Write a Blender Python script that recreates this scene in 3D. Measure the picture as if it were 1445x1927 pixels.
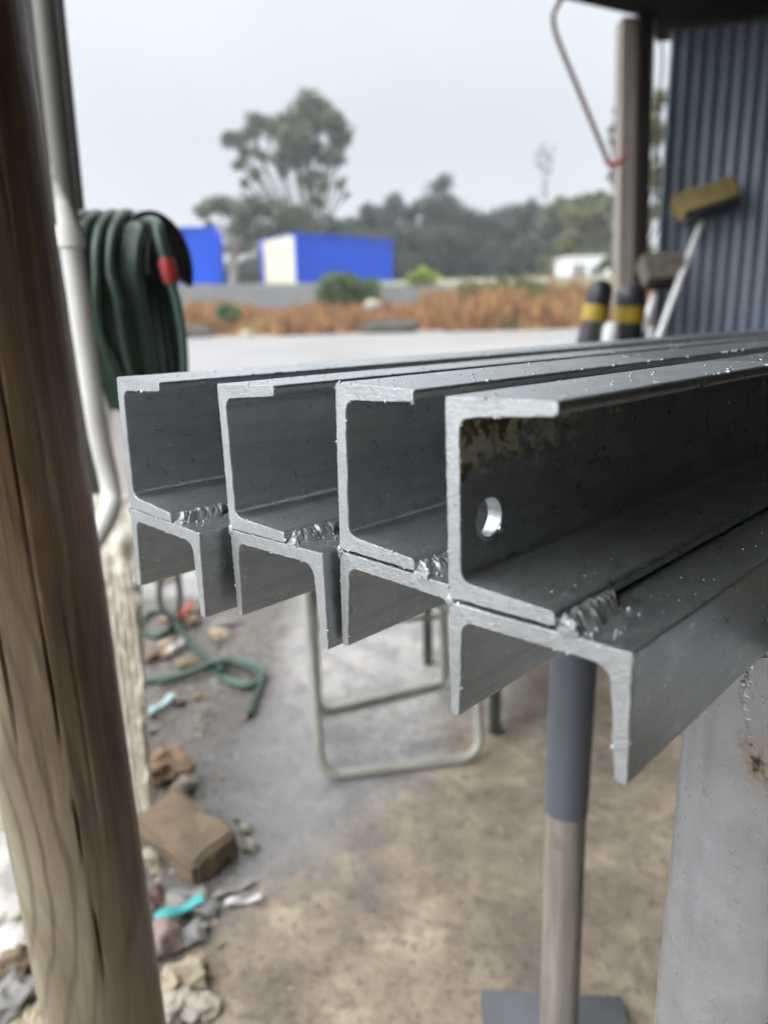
import bpy, bmesh, math, random
from mathutils import Vector, Matrix, noise as mnoise

for o in list(bpy.data.objects):
    bpy.data.objects.remove(o)
scene = bpy.context.scene
COL = scene.collection
R = math.radians
rnd = random.Random(7)

# ------------------------------------------------------------------ camera
FPX, CX, CY = 1395.0, 722.5, 963.5
PITCH, ROLL, HC = R(14.46), R(1.40), 1.10
R0, F0, U0 = Vector((1, 0, 0)), Vector((0, math.cos(PITCH), -math.sin(PITCH))), Vector((0, math.sin(PITCH), math.cos(PITCH)))
CR = R0 * math.cos(ROLL) - U0 * math.sin(ROLL)
CU = R0 * math.sin(ROLL) + U0 * math.cos(ROLL)
EYE = Vector((0, 0, HC))
cam_data = bpy.data.cameras.new('camera')
cam = bpy.data.objects.new('camera', cam_data)
COL.objects.link(cam)
B0 = -F0
cam.matrix_world = Matrix(((CR.x, CU.x, B0.x, EYE.x), (CR.y, CU.y, B0.y, EYE.y), (CR.z, CU.z, B0.z, EYE.z), (0, 0, 0, 1)))
cam_data.sensor_fit = 'VERTICAL'
cam_data.sensor_height = 24
cam_data.sensor_width = 18
cam_data.lens = FPX / 1927 * 24
cam_data.clip_start = .02
cam_data.clip_end = 2000
cam_data.dof.use_dof = True
cam_data.dof.focus_distance = .47
cam_data.dof.aperture_fstop = cam_data.lens / 6.0
cam_data.dof.aperture_blades = 0
scene.camera = cam

# ------------------------------------------------------------------ world, sun, exposure
world = bpy.data.worlds.new('World')
scene.world = world
world.use_nodes = True
nt = world.node_tree
nt.nodes.clear()
def wn(t, **k):
    n = nt.nodes.new(t)
    for a, b in k.items():
        setattr(n, a, b)
    return n
SUN_EL, SUN_AZ = R(32), R(236)          # behind the camera and to its left
sky = wn('ShaderNodeTexSky', sky_type='NISHITA', sun_disc=False, sun_elevation=SUN_EL, sun_rotation=SUN_AZ)
geo = wn('ShaderNodeTexCoord')
sep = wn('ShaderNodeSeparateXYZ')
nt.links.new(geo.outputs['Generated'], sep.inputs[0])
ramp = wn('ShaderNodeValToRGB')
cr = ramp.color_ramp
cr.interpolation = 'EASE'
cr.elements[0].position = 0.0
cr.elements[0].color = (.335, .345, .355, 1)
cr.elements[1].position = .2
cr.elements[1].color = (.308, .327, .352, 1)
for p, c in ((.34, (.345, .364, .388, 1)), (.62, (.92, .96, 1.0, 1)), (1.0, (1.0, 1.0, 1.0, 1))):
    e = cr.elements.new(p)
    e.color = c
nt.links.new(sep.outputs['Z'], ramp.inputs[0])
cn = wn('ShaderNodeTexNoise')
cn.inputs['Scale'].default_value = 2.2
cn.inputs['Detail'].default_value = 3
nt.links.new(geo.outputs['Generated'], cn.inputs['Vector'])
cm = wn('ShaderNodeMapRange')
cm.inputs['From Min'].default_value = .3
cm.inputs['From Max'].default_value = .7
cm.inputs['To Min'].default_value = 38
cm.inputs['To Max'].default_value = 43
nt.links.new(cn.outputs['Fac'], cm.inputs['Value'])
mul = wn('ShaderNodeVectorMath', operation='SCALE')
nt.links.new(ramp.outputs['Color'], mul.inputs[0])
nt.links.new(cm.outputs[0], mul.inputs['Scale'])
mx = wn('ShaderNodeMix', data_type='RGBA')
mx.inputs[0].default_value = .96            # cloud cover over the clear sky
nt.links.new(sky.outputs[0], mx.inputs[6])
# the cloud is brighter round the hidden sun
SD = (math.sin(SUN_AZ) * math.cos(SUN_EL), math.cos(SUN_AZ) * math.cos(SUN_EL), math.sin(SUN_EL))
dt = wn('ShaderNodeVectorMath', operation='DOT_PRODUCT')
nt.links.new(geo.outputs['Generated'], dt.inputs[0])
dt.inputs[1].default_value = SD
gl = wn('ShaderNodeMapRange', interpolation_type='SMOOTHSTEP')
gl.inputs['From Min'].default_value = .1
gl.inputs['From Max'].default_value = 1.0
gl.inputs['To Min'].default_value = 1.0
gl.inputs['To Max'].default_value = 2.6
nt.links.new(dt.outputs['Value'], gl.inputs['Value'])
mul2 = wn('ShaderNodeVectorMath', operation='SCALE')
nt.links.new(mul.outputs[0], mul2.inputs[0])
nt.links.new(gl.outputs[0], mul2.inputs['Scale'])
nt.links.new(mul2.outputs[0], mx.inputs[7])
bg = wn('ShaderNodeBackground')
bg.inputs['Strength'].default_value = .056
nt.links.new(mx.outputs[2], bg.inputs['Color'])
wo = wn('ShaderNodeOutputWorld')
nt.links.new(bg.outputs[0], wo.inputs['Surface'])

sd = bpy.data.lights.new('sun', 'SUN')
sd.energy = .85
sd.angle = R(25)
sd.color = (1, .97, .93)
sun = bpy.data.objects.new('sun', sd)
COL.objects.link(sun)
sdir = Vector((math.sin(SUN_AZ) * math.cos(SUN_EL), math.cos(SUN_AZ) * math.cos(SUN_EL), math.sin(SUN_EL)))
sun.rotation_euler = sdir.to_track_quat('Z', 'Y').to_euler()
scene.view_settings.view_transform = 'Standard'
scene.view_settings.look = 'None'
scene.view_settings.exposure = 0.12
scene.view_settings.gamma = 1
scene.cycles.max_bounces = 6
scene.cycles.diffuse_bounces = 3
scene.cycles.glossy_bounces = 3
scene.cycles.transmission_bounces = 4
scene.cycles.use_denoising = True
scene.cycles.sample_clamp_indirect = 6

# ------------------------------------------------------------------ placing by sight lines
def ray(px, py):
    d = F0 + CR * ((px - CX) / FPX) + CU * ((CY - py) / FPX)
    return d
def P(px, py, Y):                      # the point at forward distance Y
    d = ray(px, py)
    return EYE + d * (Y / d.y)
def G(px, py, z=0.0):                  # the point on the level z
    d = ray(px, py)
    return EYE + d * ((z - HC) / d.z)

# ------------------------------------------------------------------ materials
MATS = {}
class NT:
    def __init__(s, name):
        s.m = bpy.data.materials.new(name)
        s.m.use_nodes = True
        s.t = s.m.node_tree
        s.t.nodes.clear()
        s.out = s.t.nodes.new('ShaderNodeOutputMaterial')
        s.b = s.t.nodes.new('ShaderNodeBsdfPrincipled')
        s.t.links.new(s.b.outputs[0], s.out.inputs['Surface'])
        s.tc = s.t.nodes.new('ShaderNodeTexCoord')
    def n(s, t, **k):
        x = s.t.nodes.new(t)
        for a, b in k.items():
            setattr(x, a, b)
        return x
    def l(s, a, b):
        s.t.links.new(a, b)
    def map(s, scale=(1, 1, 1), coord='Object', rot=(0, 0, 0)):
        m = s.n('ShaderNodeMapping')
        m.inputs['Scale'].default_value = scale
        m.inputs['Rotation'].default_value = rot
        s.l(s.tc.outputs[coord], m.inputs[0])
        return m.outputs[0]
    def noise(s, vec, scale, detail=4, rough=.55, dist=0):
        x = s.n('ShaderNodeTexNoise')
        x.inputs['Scale'].default_value = scale
        x.inputs['Detail'].default_value = detail
        x.inputs['Roughness'].default_value = rough
        x.inputs['Distortion'].default_value = dist
        s.l(vec, x.inputs['Vector'])
        return x.outputs['Fac']
    def ramp(s, fac, stops, interp='LINEAR'):
        x = s.n('ShaderNodeValToRGB')
        r = x.color_ramp
        r.interpolation = interp
        while len(r.elements) < len(stops):
            r.elements.new(.5)
        for e, (p, c) in zip(r.elements, stops):
            e.position = p
            e.color = (c[0], c[1], c[2], 1) if not isinstance(c, (int, float)) else (c, c, c, 1)
        s.l(fac, x.inputs[0])
        return x.outputs[0]
    def mix(s, fac, a, b, mode='MIX'):
        x = s.n('ShaderNodeMix', data_type='RGBA', blend_type=mode)
        for v, i in ((fac, 0), (a, 6), (b, 7)):
            if hasattr(v, 'is_linked'):
                s.l(v, x.inputs[i])
            elif isinstance(v, (int, float)):
                x.inputs[i].default_value = v if i == 0 else (v, v, v, 1)
            else:
                x.inputs[i].default_value = (v[0], v[1], v[2], 1)
        return x.outputs[2]
    def math(s, op, a, b=0.0, clamp=False):
        x = s.n('ShaderNodeMath', operation=op, use_clamp=clamp)
        for v, i in ((a, 0), (b, 1)):
            if hasattr(v, 'is_linked'):
                s.l(v, x.inputs[i])
            else:
                x.inputs[i].default_value = v
        return x.outputs[0]
    def bump(s, h, strength=.3, dist=.001, prev=None):
        x = s.n('ShaderNodeBump')
        x.inputs['Strength'].default_value = strength
        x.inputs['Distance'].default_value = dist
        s.l(h, x.inputs['Height'])
        if prev is not None:
            s.l(prev, x.inputs['Normal'])
        return x.outputs[0]
    def set(s, color=None, rough=None, metal=None, normal=None, spec=None):
        for k, v in (('Base Color', color), ('Roughness', rough), ('Metallic', metal), ('Normal', normal), ('Specular IOR Level', spec)):
            if v is None:
                continue
            if hasattr(v, 'is_linked'):
                s.l(v, s.b.inputs[k])
            elif isinstance(v, (int, float)):
                s.b.inputs[k].default_value = v
            else:
                s.b.inputs[k].default_value = (v[0], v[1], v[2], 1)
        return s.m

def simple(name, c1, c2=None, scale=8, rough=.6, metal=0, bump=.2, bdist=.002, bscale=None, stretch=(1, 1, 1), lo=.35, hi=.65, spec=None):
    """two-tone weathered surface with a little relief"""
    m = NT(name)
    v = m.map(stretch)
    f = m.noise(v, scale, 5, .6)
    c = m.ramp(f, ((lo, c1), (hi, c2 or tuple(x * .75 for x in c1))))
    g = m.noise(v, bscale or scale * 6, 4, .6)
    r = m.ramp(g, ((.3, max(0, rough - .1)), (.7, min(1, rough + .12))))
    return m.set(c, r, metal, m.bump(g, bump, bdist), spec)

def silver(name, bare=False, rust_gap=False, base=(.55, .58, .59), metal=.86, rb=0.0):
    m = NT(name)
    v = m.map()
    f1 = m.noise(v, 900, 3, .7)
    f2 = m.noise(v, 260, 4, .6)
    f3 = m.noise(v, 28, 5, .6)
    f4 = m.noise(v, 90, 5, .65)
    c = m.ramp(f3, ((.3, tuple(x * .86 for x in base)), (.7, tuple(min(1, x * 1.08) for x in base))))
    c = m.mix(m.ramp(f1, ((.55, 0.0), (.75, .5))), c, (.72, .73, .74))
    rough = m.ramp(f4, ((.3, .24 + rb), (.7, .40 + rb)))
    met = m.ramp(f2, ((.3, metal - .08), (.7, metal + .08)))
    if bare:
        sx = m.n('ShaderNodeSeparateXYZ')
        m.l(m.tc.outputs['Object'], sx.inputs[0])
        # missed by the spray gun: a torn triangular patch on the inner web below the top flange
        zt = m.math('SUBTRACT', sx.outputs['Z'], .047)
        zt = m.math('MULTIPLY', zt, 26)
        xf = m.math('MULTIPLY', sx.outputs['X'], -4.6)
        a = m.math('ADD', zt, xf)
        a = m.math('ADD', a, m.math('MULTIPLY', m.math('SUBTRACT', m.noise(v, 55, 6, .65), .5), 2.6))
        mask = m.math('MULTIPLY', m.ramp(a, ((.30, 0.0), (.52, 1.0))), m.math('LESS_THAN', sx.outputs['X'], .16))
        mask = m.math('MULTIPLY', mask, m.math('GREATER_THAN', sx.outputs['X'], .0006))
        ins = m.math('MULTIPLY', m.math('LESS_THAN', sx.outputs['Z'], .0925), m.math('GREATER_THAN', sx.outputs['Z'], .02))
        mask = m.math('MULTIPLY', mask, ins)
        patch = m.ramp(m.noise(v, 48, 6, .7, .6), ((.38, (.075, .055, .028)), (.475, (.11, .085, .042)), (.505, (.42, .41, .27)), (.66, (.52, .51, .38))))
        c = m.mix(mask, c, patch)
        met = m.mix(mask, met, .12)
        rough = m.mix(mask, rough, .6)
    if rust_gap:
        sx = m.n('ShaderNodeSeparateXYZ')
        m.l(m.tc.outputs['Object'], sx.inputs[0])
        cc = m.n('ShaderNodeVectorMath', operation='DISTANCE')
        m.l(m.tc.outputs['Object'], cc.inputs[0])
        cc.inputs[1].default_value = RUST_GAP_AT
        d = m.math('ADD', cc.outputs['Value'], m.math('MULTIPLY', m.math('SUBTRACT', m.noise(v, 70, 5, .7), .5), .05))
        mask = m.ramp(d, ((.002, .9), (.010, .6), (.020, .2), (.034, 0.0)))
        c = m.mix(mask, c, m.ramp(f2, ((.35, (.16, .055, .025)), (.6, (.33, .23, .12)))))
        met = m.mix(mask, met, .0)
        c = m.mix(m.ramp(d, ((.002, 1.0), (.007, 0.0))), c, (.01, .008, .007))  # black centre painted in for the dark opening between plate and leg
        dots = m.ramp(m.noise(v, 42, 2, .5), ((.74, 0.0), (.79, .4)))
        c = m.mix(dots, c, (.20, .19, .16))
    f5 = m.noise(v, 520, 4, .75)
    if rust_gap:
        n = m.bump(f2, .16, .0012)
        n = m.bump(f1, .12, .0005, n)
    else:
        # the cut ends are torn and grainy, the rolled faces only carry a fine orange peel
        sx2 = m.n('ShaderNodeSeparateXYZ')
        m.l(m.tc.outputs['Object'], sx2.inputs[0])
        endm = m.math('LESS_THAN', sx2.outputs['X'], .0012)
        topm = m.math('MULTIPLY', m.math('GREATER_THAN', sx2.outputs['Z'], .0992), m.math('LESS_THAN', sx2.outputs['X'], .30))
        endm = m.math('MAXIMUM', endm, topm)
        def amp(f, lo, hi):
            return m.math('MULTIPLY', f, m.math('ADD', m.math('MULTIPLY', endm, hi - lo), lo))
        n = m.bump(amp(f2, .22, .48), .5, .0014)
        n = m.bump(amp(f5, .25, .8), .5, .0009, n)
        n = m.bump(amp(f1, .4, 1.0), .3, .0005, n)
        n = m.bump(amp(f4, .5, .5), .3, .0022, n)
        # smears, drips and scuffs in the paint
        sm_ = m.noise(m.map((5, 60, 60)), 3, 5, .65, .4)
        c = m.mix(m.ramp(sm_, ((.50, 0.0), (.68, .35))), c, (.33, .35, .355))
        dk = m.noise(v, 65, 6, .75)
        c = m.mix(m.ramp(dk, ((.71, 0.0), (.82, .3))), c, (.16, .16, .155))
        rough = m.mix(endm, rough, .46)
    return m.set(c, rough, met, n)

# ------------------------------------------------------------------ mesh helpers
class MB:
    def __init__(s):
        s.v, s.f = [], []
    def add(s, vs, fs):
        o = len(s.v)
        s.v += [tuple(x) for x in vs]
        s.f += [tuple(i + o for i in f) for f in fs]
        return s
    def box(s, c, size, M=None, bev=0.0):
        hx, hy, hz = size[0] / 2, size[1] / 2, size[2] / 2
        bm = bmesh.new()
        bmesh.ops.create_cube(bm, size=1)
        for v in bm.verts:
            v.co = Vector((v.co.x * size[0], v.co.y * size[1], v.co.z * size[2]))
        if bev:
            bmesh.ops.bevel(bm, geom=bm.edges[:], offset=bev, segments=2, profile=.5, affect='EDGES')
        bm.verts.index_update()
        vs = [(M @ v.co if M else v.co) + Vector(c) for v in bm.verts]
        fs = [[v.index for v in f.verts] for f in bm.faces]
        bm.free()
        return s.add(vs, fs)
    def tube(s, pts, rad, seg=12, caps=True, flat=1.0):
        pts = [Vector(p) for p in pts]
        n = len(pts)
        rr = rad if callable(rad) else (lambda t: rad)
        up = None
        vs, fs = [], []
        for i, p in enumerate(pts):
            d = (pts[min(i + 1, n - 1)] - pts[max(i - 1, 0)])
            d.normalize()
            if up is None:
                up = Vector((0, 0, 1)) if abs(d.z) < .9 else Vector((1, 0, 0))
            sd_ = d.cross(up)
            if sd_.length < 1e-6:
                sd_ = d.cross(Vector((0, 1, 0)))
            sd_.normalize()
            up = sd_.cross(d)
            r_ = rr(i / max(1, n - 1))
            for k in range(seg):
                a = 2 * math.pi * k / seg
                vs.append(p + sd_ * (math.cos(a) * r_) + up * (math.sin(a) * r_ * flat))
        for i in range(n - 1):
            for k in range(seg):
                a, b = i * seg + k, i * seg + (k + 1) % seg
                fs.append((a, a + seg, b + seg, b))
        if caps:
            fs.append(tuple(range(seg)))
            fs.append(tuple((n - 1) * seg + k for k in range(seg - 1, -1, -1)))
        return s.add(vs, fs)
    def blob(s, c, r, sub=2, amp=.25, freq=1.5, flat=(1, 1, 1), seed=0, facet=False, M=None):
        bm = bmesh.new()
        bmesh.ops.create_icosphere(bm, subdivisions=sub, radius=1)
        bm.verts.index_update()
        vs = []
        for v in bm.verts:
            q = v.co.copy()
            k = 1 + amp * mnoise.noise(q * freq + Vector((seed * 7.3, seed * 3.1, seed * 1.7)))
            if facet:
                k *= 1 + .5 * amp * mnoise.cell(q * 1.3 + Vector((seed, seed * 2, 0)))
            w = Vector((q.x * k * r * flat[0], q.y * k * r * flat[1], q.z * k * r * flat[2]))
            vs.append((M @ w if M else w) + Vector(c))
        fs = [[v.index for v in f.verts] for f in bm.faces]
        bm.free()
        return s.add(vs, fs)
    def build(s, name, mat, parent=None, smooth=35, loc=None):
        me = bpy.data.meshes.new(name)
        org = Vector(loc) if loc is not None else None
        vs = [tuple(Vector(v) - org) for v in s.v] if org is not None else s.v
        me.from_pydata(vs, [], s.f)
        me.materials.append(mat)
        if smooth:
            me.polygons.foreach_set('use_smooth', [True] * len(me.polygons))
            if smooth < 180:
                me.set_sharp_from_angle(angle=R(smooth))
        me.update()
        o = bpy.data.objects.new(name, me)
        COL.objects.link(o)
        if parent:
            o.parent = parent
        elif org is not None:
            o.location = org
        return o

def tag(o, label=None, cat=None, group=None, kind=None):
    for k, v in (('label', label), ('category', cat), ('group', group), ('kind', kind)):
        if v:
            o[k] = v
    return o
def empty(name, label, cat, loc=(0, 0, 0), rot=(0, 0, 0), group=None):
    o = bpy.data.objects.new(name, None)
    o.empty_display_size = .1
    COL.objects.link(o)
    o.location = loc
    o.rotation_euler = rot
    return tag(o, label, cat, group)
def rel(root, pts):
    return [Vector(p) - root.location for p in pts]
def spline(pts, n=8):
    """Catmull-Rom through the points"""
    pts = [Vector(p) for p in pts]
    out = []
    for i in range(len(pts) - 1):
        p0, p1, p2, p3 = pts[max(i - 1, 0)], pts[i], pts[i + 1], pts[min(i + 2, len(pts) - 1)]
        for k in range(n):
            t = k / n
            out.append(.5 * ((2 * p1) + (p2 - p0) * t + (2 * p0 - 5 * p1 + 4 * p2 - p3) * t * t + (3 * p1 - p0 - 3 * p2 + p3) * t ** 3))
    out.append(pts[-1])
    return out
def rounded(pts, rad, n=6):
    """polyline with its inner corners rounded"""
    pts = [Vector(p) for p in pts]
    out = [pts[0]]
    for a, b, c in zip(pts, pts[1:], pts[2:]):
        u, w = (a - b).normalized(), (c - b).normalized()
        q = min(rad, (a - b).length * .45, (c - b).length * .45)
        s0, s1 = b + u * q, b + w * q
        for k in range(n + 1):
            t = k / n
            out.append((1 - t) ** 2 * s0 + 2 * t * (1 - t) * b + t * t * s1)
    out.append(pts[-1])
    return out
def sstep(a, b, x):
    t = min(1, max(0, (x - a) / (b - a)))
    return t * t * (3 - 2 * t)

# ------------------------------------------------------------------ terrain
def ground_z(x, y):
    z = .035 * max(0, y - 4.5) * sstep(4, 8, y)
    z += .42 * sstep(25.5, 33, y)
    z += 1.40 * sstep(35.3, 36.3, y)
    if y > 38:
        z += .012 * (y - 38) - .035 * (y - 38)
    return min(z, 6.0)

m = NT('yard_ground')
v = m.map()
sx = m.n('ShaderNodeSeparateXYZ')
m.l(m.tc.outputs['Object'], sx.inputs[0])
n1 = m.noise(v, 1.6, 6, .6)
n2 = m.noise(v, 7, 6, .65)
n3 = m.noise(v, 45, 5, .7)
n4 = m.noise(v, 160, 3, .7)
# dry earth towards the shed, worn wet concrete outside, pale gravel far off
dl = m.math('SUBTRACT', sx.outputs['X'], m.math('MULTIPLY', m.math('SUBTRACT', sx.outputs['Y'], 1.15), .30))
dl = m.math('ADD', dl, .13)
dl = m.math('ADD', dl, m.math('MULTIPLY', m.math('MAXIMUM', m.math('SUBTRACT', 1.72, sx.outputs['Y']), 0.0), .85))
dl = m.math('ADD', dl, m.math('MULTIPLY', m.math('SUBTRACT', n1, .5), .95))
dry = m.ramp(dl, ((-.05, 0.0), (.30, 1.0)), 'EASE')
wet = m.ramp(n1, ((.34, (.20, .186, .178)), (.48, (.35, .331, .316)), (.64, (.49, .465, .44))))
wet = m.mix(m.ramp(n2, ((.40, .6), (.54, 0.0))), wet, (.15, .147, .147))
earth = m.ramp(n2, ((.26, (.17, .135, .105)), (.43, (.26, .207, .155)), (.57, (.385, .31, .225)), (.72, (.56, .46, .335))))
earth = m.mix(m.ramp(n1, ((.40, .55), (.54, 0.0))), earth, (.14, .112, .09))
near = m.mix(dry, wet, earth)
near = m.mix(m.ramp(n3, ((.36, .5), (.48, 0.0))), near, (.07, .06, .052))
near = m.mix(m.ramp(n4, ((.66, 0.0), (.74, .5))), near, (.50, .46, .42))
far = m.ramp(m.noise(m.map((.25, 1.2, 1)), 1.2, 6, .6), ((.34, (.17, .165, .162)), (.66, (.29, .28, .272))))
far = m.mix(m.ramp(n3, ((.35, .35), (.5, 0.0))), far, (.16, .15, .14))
bank = m.ramp(m.noise(v, .9, 6, .7), ((.32, (.06, .045, .04)), (.45, (.17, .10, .06)), (.56, (.27, .17, .09)), (.66, (.12, .13, .06))))
fy = m.math('ADD', sx.outputs['Y'], m.math('MULTIPLY', m.math('SUBTRACT', n1, .5), 1.5))
c = m.mix(m.ramp(m.math('MULTIPLY', fy, .1), ((.24, 0.0), (.45, 1.0))), near, far)
c = m.mix(m.ramp(m.math('MULTIPLY', m.math('ADD', sx.outputs['Y'], m.math('MULTIPLY', m.math('SUBTRACT', n1, .5), 4)), .02), ((.485, 0.0), (.51, 1.0))), c, bank)
c = m.mix(m.ramp(m.math('MULTIPLY', sx.outputs['Y'], .02), ((.690, 0.0), (.712, 1.0))), c, m.ramp(m.noise(v, .5, 5, .65), ((.35, (.075, .085, .05)), (.5, (.13, .135, .07)), (.65, (.20, .18, .10)))))
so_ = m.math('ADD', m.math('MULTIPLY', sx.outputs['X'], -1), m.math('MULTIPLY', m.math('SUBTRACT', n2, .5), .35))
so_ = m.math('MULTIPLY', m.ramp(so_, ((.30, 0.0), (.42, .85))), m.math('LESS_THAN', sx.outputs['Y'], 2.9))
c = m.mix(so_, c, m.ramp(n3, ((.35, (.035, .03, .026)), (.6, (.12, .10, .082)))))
wd = m.n('ShaderNodeVectorMath', operation='DISTANCE')
m.l(v, wd.inputs[0])
wd.inputs[1].default_value = (-.33, 1.55, 0)
wm = m.ramp(m.math('ADD', wd.outputs['Value'], m.math('MULTIPLY', m.math('SUBTRACT', n2, .5), .5)), ((.10, .7), (.45, 0.0)))
c = m.mix(wm, c, (.165, .162, .165))
rough = m.ramp(n2, ((.35, .28), (.62, .62)))
rough = m.mix(dry, rough, .85)
nn = m.bump(n2, .35, .03)
nn = m.bump(n3, .5, .012, nn)
nn = m.bump(n4, .4, .004, nn)
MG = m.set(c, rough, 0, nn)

mb = MB()
def axis(lims):
    out = []
    for a, b, st in lims:
        k = a
        while k < b - 1e-9:
            out.append(k)
            k += st
    return out + [lims[-1][1]]
xs = axis(((-220, -40, 20), (-40, -8, 4), (-8, -3, .5), (-3, 4, .07), (4, 9, .5), (9, 40, 4), (40, 220, 20)))
ys = axis(((-40, -4, 4), (-4, 0, .5), (0, 5, .07), (5, 12, .5), (12, 40, 1.0), (40, 300, 20)))
for y in ys:
    for x in xs:
        z = ground_z(x, y)
        if -4 < x < 5 and -1 < y < 8:
            w = .010 * mnoise.noise(Vector((x * 1.7, y * 1.7, 0))) + .007 * mnoise.noise(Vector((x * 6, y * 6, 3)))
            if x < -.28:       # the rubble strip is rougher
                w += .02 * sstep(-.28, -.6, x) * mnoise.noise(Vector((x * 9, y * 9, 5)))
            z += w
        mb.v.append((x, y, z))
nx = len(xs)
for j in range(len(ys) - 1):
    for i in range(nx - 1):
        a = j * nx + i
        mb.f.append((a, a + 1, a + nx + 1, a + nx))
tag(mb.build('ground', MG, smooth=180), kind='structure')

# ------------------------------------------------------------------ welded channel beams
YAW = R(44.496)
H, BF, W, L = .1, .0612, .0978, .0640
BEAMS = {1: ((-.1969, .5587, -.1355), -1.278), 2: ((-.1076, .4989, -.1379), 1.25), 3: ((-.0277, .4327, -.1336), -1.19), 4: ((.0311, .3486, -.1349), 1.219)}
MS = silver('silver_paint')
MSB = silver('silver_paint_with_bare_patch', bare=True)
MW = silver('silver_painted_weld', base=(.36, .37, .37), metal=.75, rb=.16)

def fillet(poly):
    """poly of (u, z, radius) -> dense outline"""
    out = []
    n = len(poly)
    for i in range(n):
        a, b, c_ = Vector(poly[i - 1][:2]), Vector(poly[i][:2]), Vector(poly[(i + 1) % n][:2])
        r_ = poly[i][2]
        if r_ <= 0:
            out.append(b)
            continue
        u, w = (a - b).normalized(), (c_ - b).normalized()
        ang = math.acos(max(-1, min(1, u.dot(w)))) / 2
        t = min(r_ / math.tan(ang), (a - b).length * .49, (c_ - b).length * .49)
        s0, s1 = b + u * t, b + w * t
        k = 6 if r_ > .002 else 3
        for q in range(k + 1):
            f = q / k
            out.append((1 - f) ** 2 * s0 + 2 * f * (1 - f) * b + f * f * s1)
    res = []
    for i in range(len(out)):                       # add points on the long straights
        a, b = out[i], out[(i + 1) % len(out)]
        d = (b - a).length
        k = max(1, int(d / .0022))
        for q in range(k):
            res.append(a.lerp(b, q / k))
    return res

def channel_mesh(prof, length, seed, spots, rough_end=.00022, chip=None):
    rg = random.Random(seed)
    n = len(prof)
    nrm = []
    for i in range(n):
        d = prof[(i + 1) % n] - prof[i - 1]
        nrm.append(Vector((d.y, -d.x)).normalized())
    area = sum(prof[i].x * prof[(i + 1) % n].y - prof[(i + 1) % n].x * prof[i].y for i in range(n))
    if area < 0:
        nrm = [-q for q in nrm]
    rings = [0, .0005, .0012, .0022, .0036, .0055, .008, .012, .018, .03, .05, .08, .12, .2, .4, .8, 1.5, length]
    mb = MB()
    for k, x in enumerate(rings):
        for i, p in enumerate(prof):
            ins = (-.00045, -.0001)[k] if k < 2 else 0
            j = rough_end * math.exp(-x / .004) * (mnoise.noise(Vector((p.x * 900, p.y * 900, seed * 5.1 + x * 300))) * 1.5 + .6 * mnoise.noise(Vector((p.x * 260, p.y * 260, seed))))
            lump = .00018 * mnoise.noise(Vector((p.x * 150, p.y * 150, x * 45 + seed * 3)))
            q = p + nrm[i] * (ins + j + lump)
            xx = x + .0004 * mnoise.noise(Vector((p.x * 120, p.y * 120, seed * 2.2)))
            mb.v.append((xx, -q.x, q.y))
    for k in range(len(rings) - 1):
        for i in range(n):
            a, b = k * n + i, k * n + (i + 1) % n
            mb.f.append((a, b, b + n, a + n) if area < 0 else (a, a + n, b + n, b))
    base = len(rings) - 1
    mb.f.append(tuple(range(n)) if area > 0 else tuple(range(n - 1, -1, -1)))
    mb.f.append(tuple(base * n + i for i in range(n)) if area < 0 else tuple(base * n + i for i in range(n - 1, -1, -1)))
    for q in range(22):                    # beads of paint along the cut edge
        p = prof[rg.randrange(n)]
        mb.blob((rg.uniform(.0, .0012), -p.x, p.y), rg.choice((.0003, .0004, .0005, .0007, .0009)), sub=1, amp=.3, seed=q, flat=(1, rg.uniform(.6, 1.6), rg.uniform(.7, 1.8)))
    for x, u, z, r_ in spots:
        mb.blob((x, -u, z), r_, sub=1, amp=.25, seed=rg.randint(0, 99), flat=(1.15, 1.0, .55))
    return mb

TW, TR, TT = .0085, .0098, .0068
UP = [(0, 0, .0012), (BF, 0, .0016), (BF, TT, .0042), (TW, TR, .0075), (TW, H - TR, .0075), (BF, H - TT, .0036), (BF, H, .0022), (0, H, .0012)]
GAP = {1: .0006, 2: .0006, 3: .0018, 4: .0021}
def low(g):
    return [(0, -g, .0016), (W, -g, .0010), (W, -L, .0022), (W - .0064, -L, .0026), (W - .0102, -g - .0088, .0095), (.0086, -g - .0088, .0075), (.0058, -L, .0026), (0, -L, .0022)]

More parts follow.
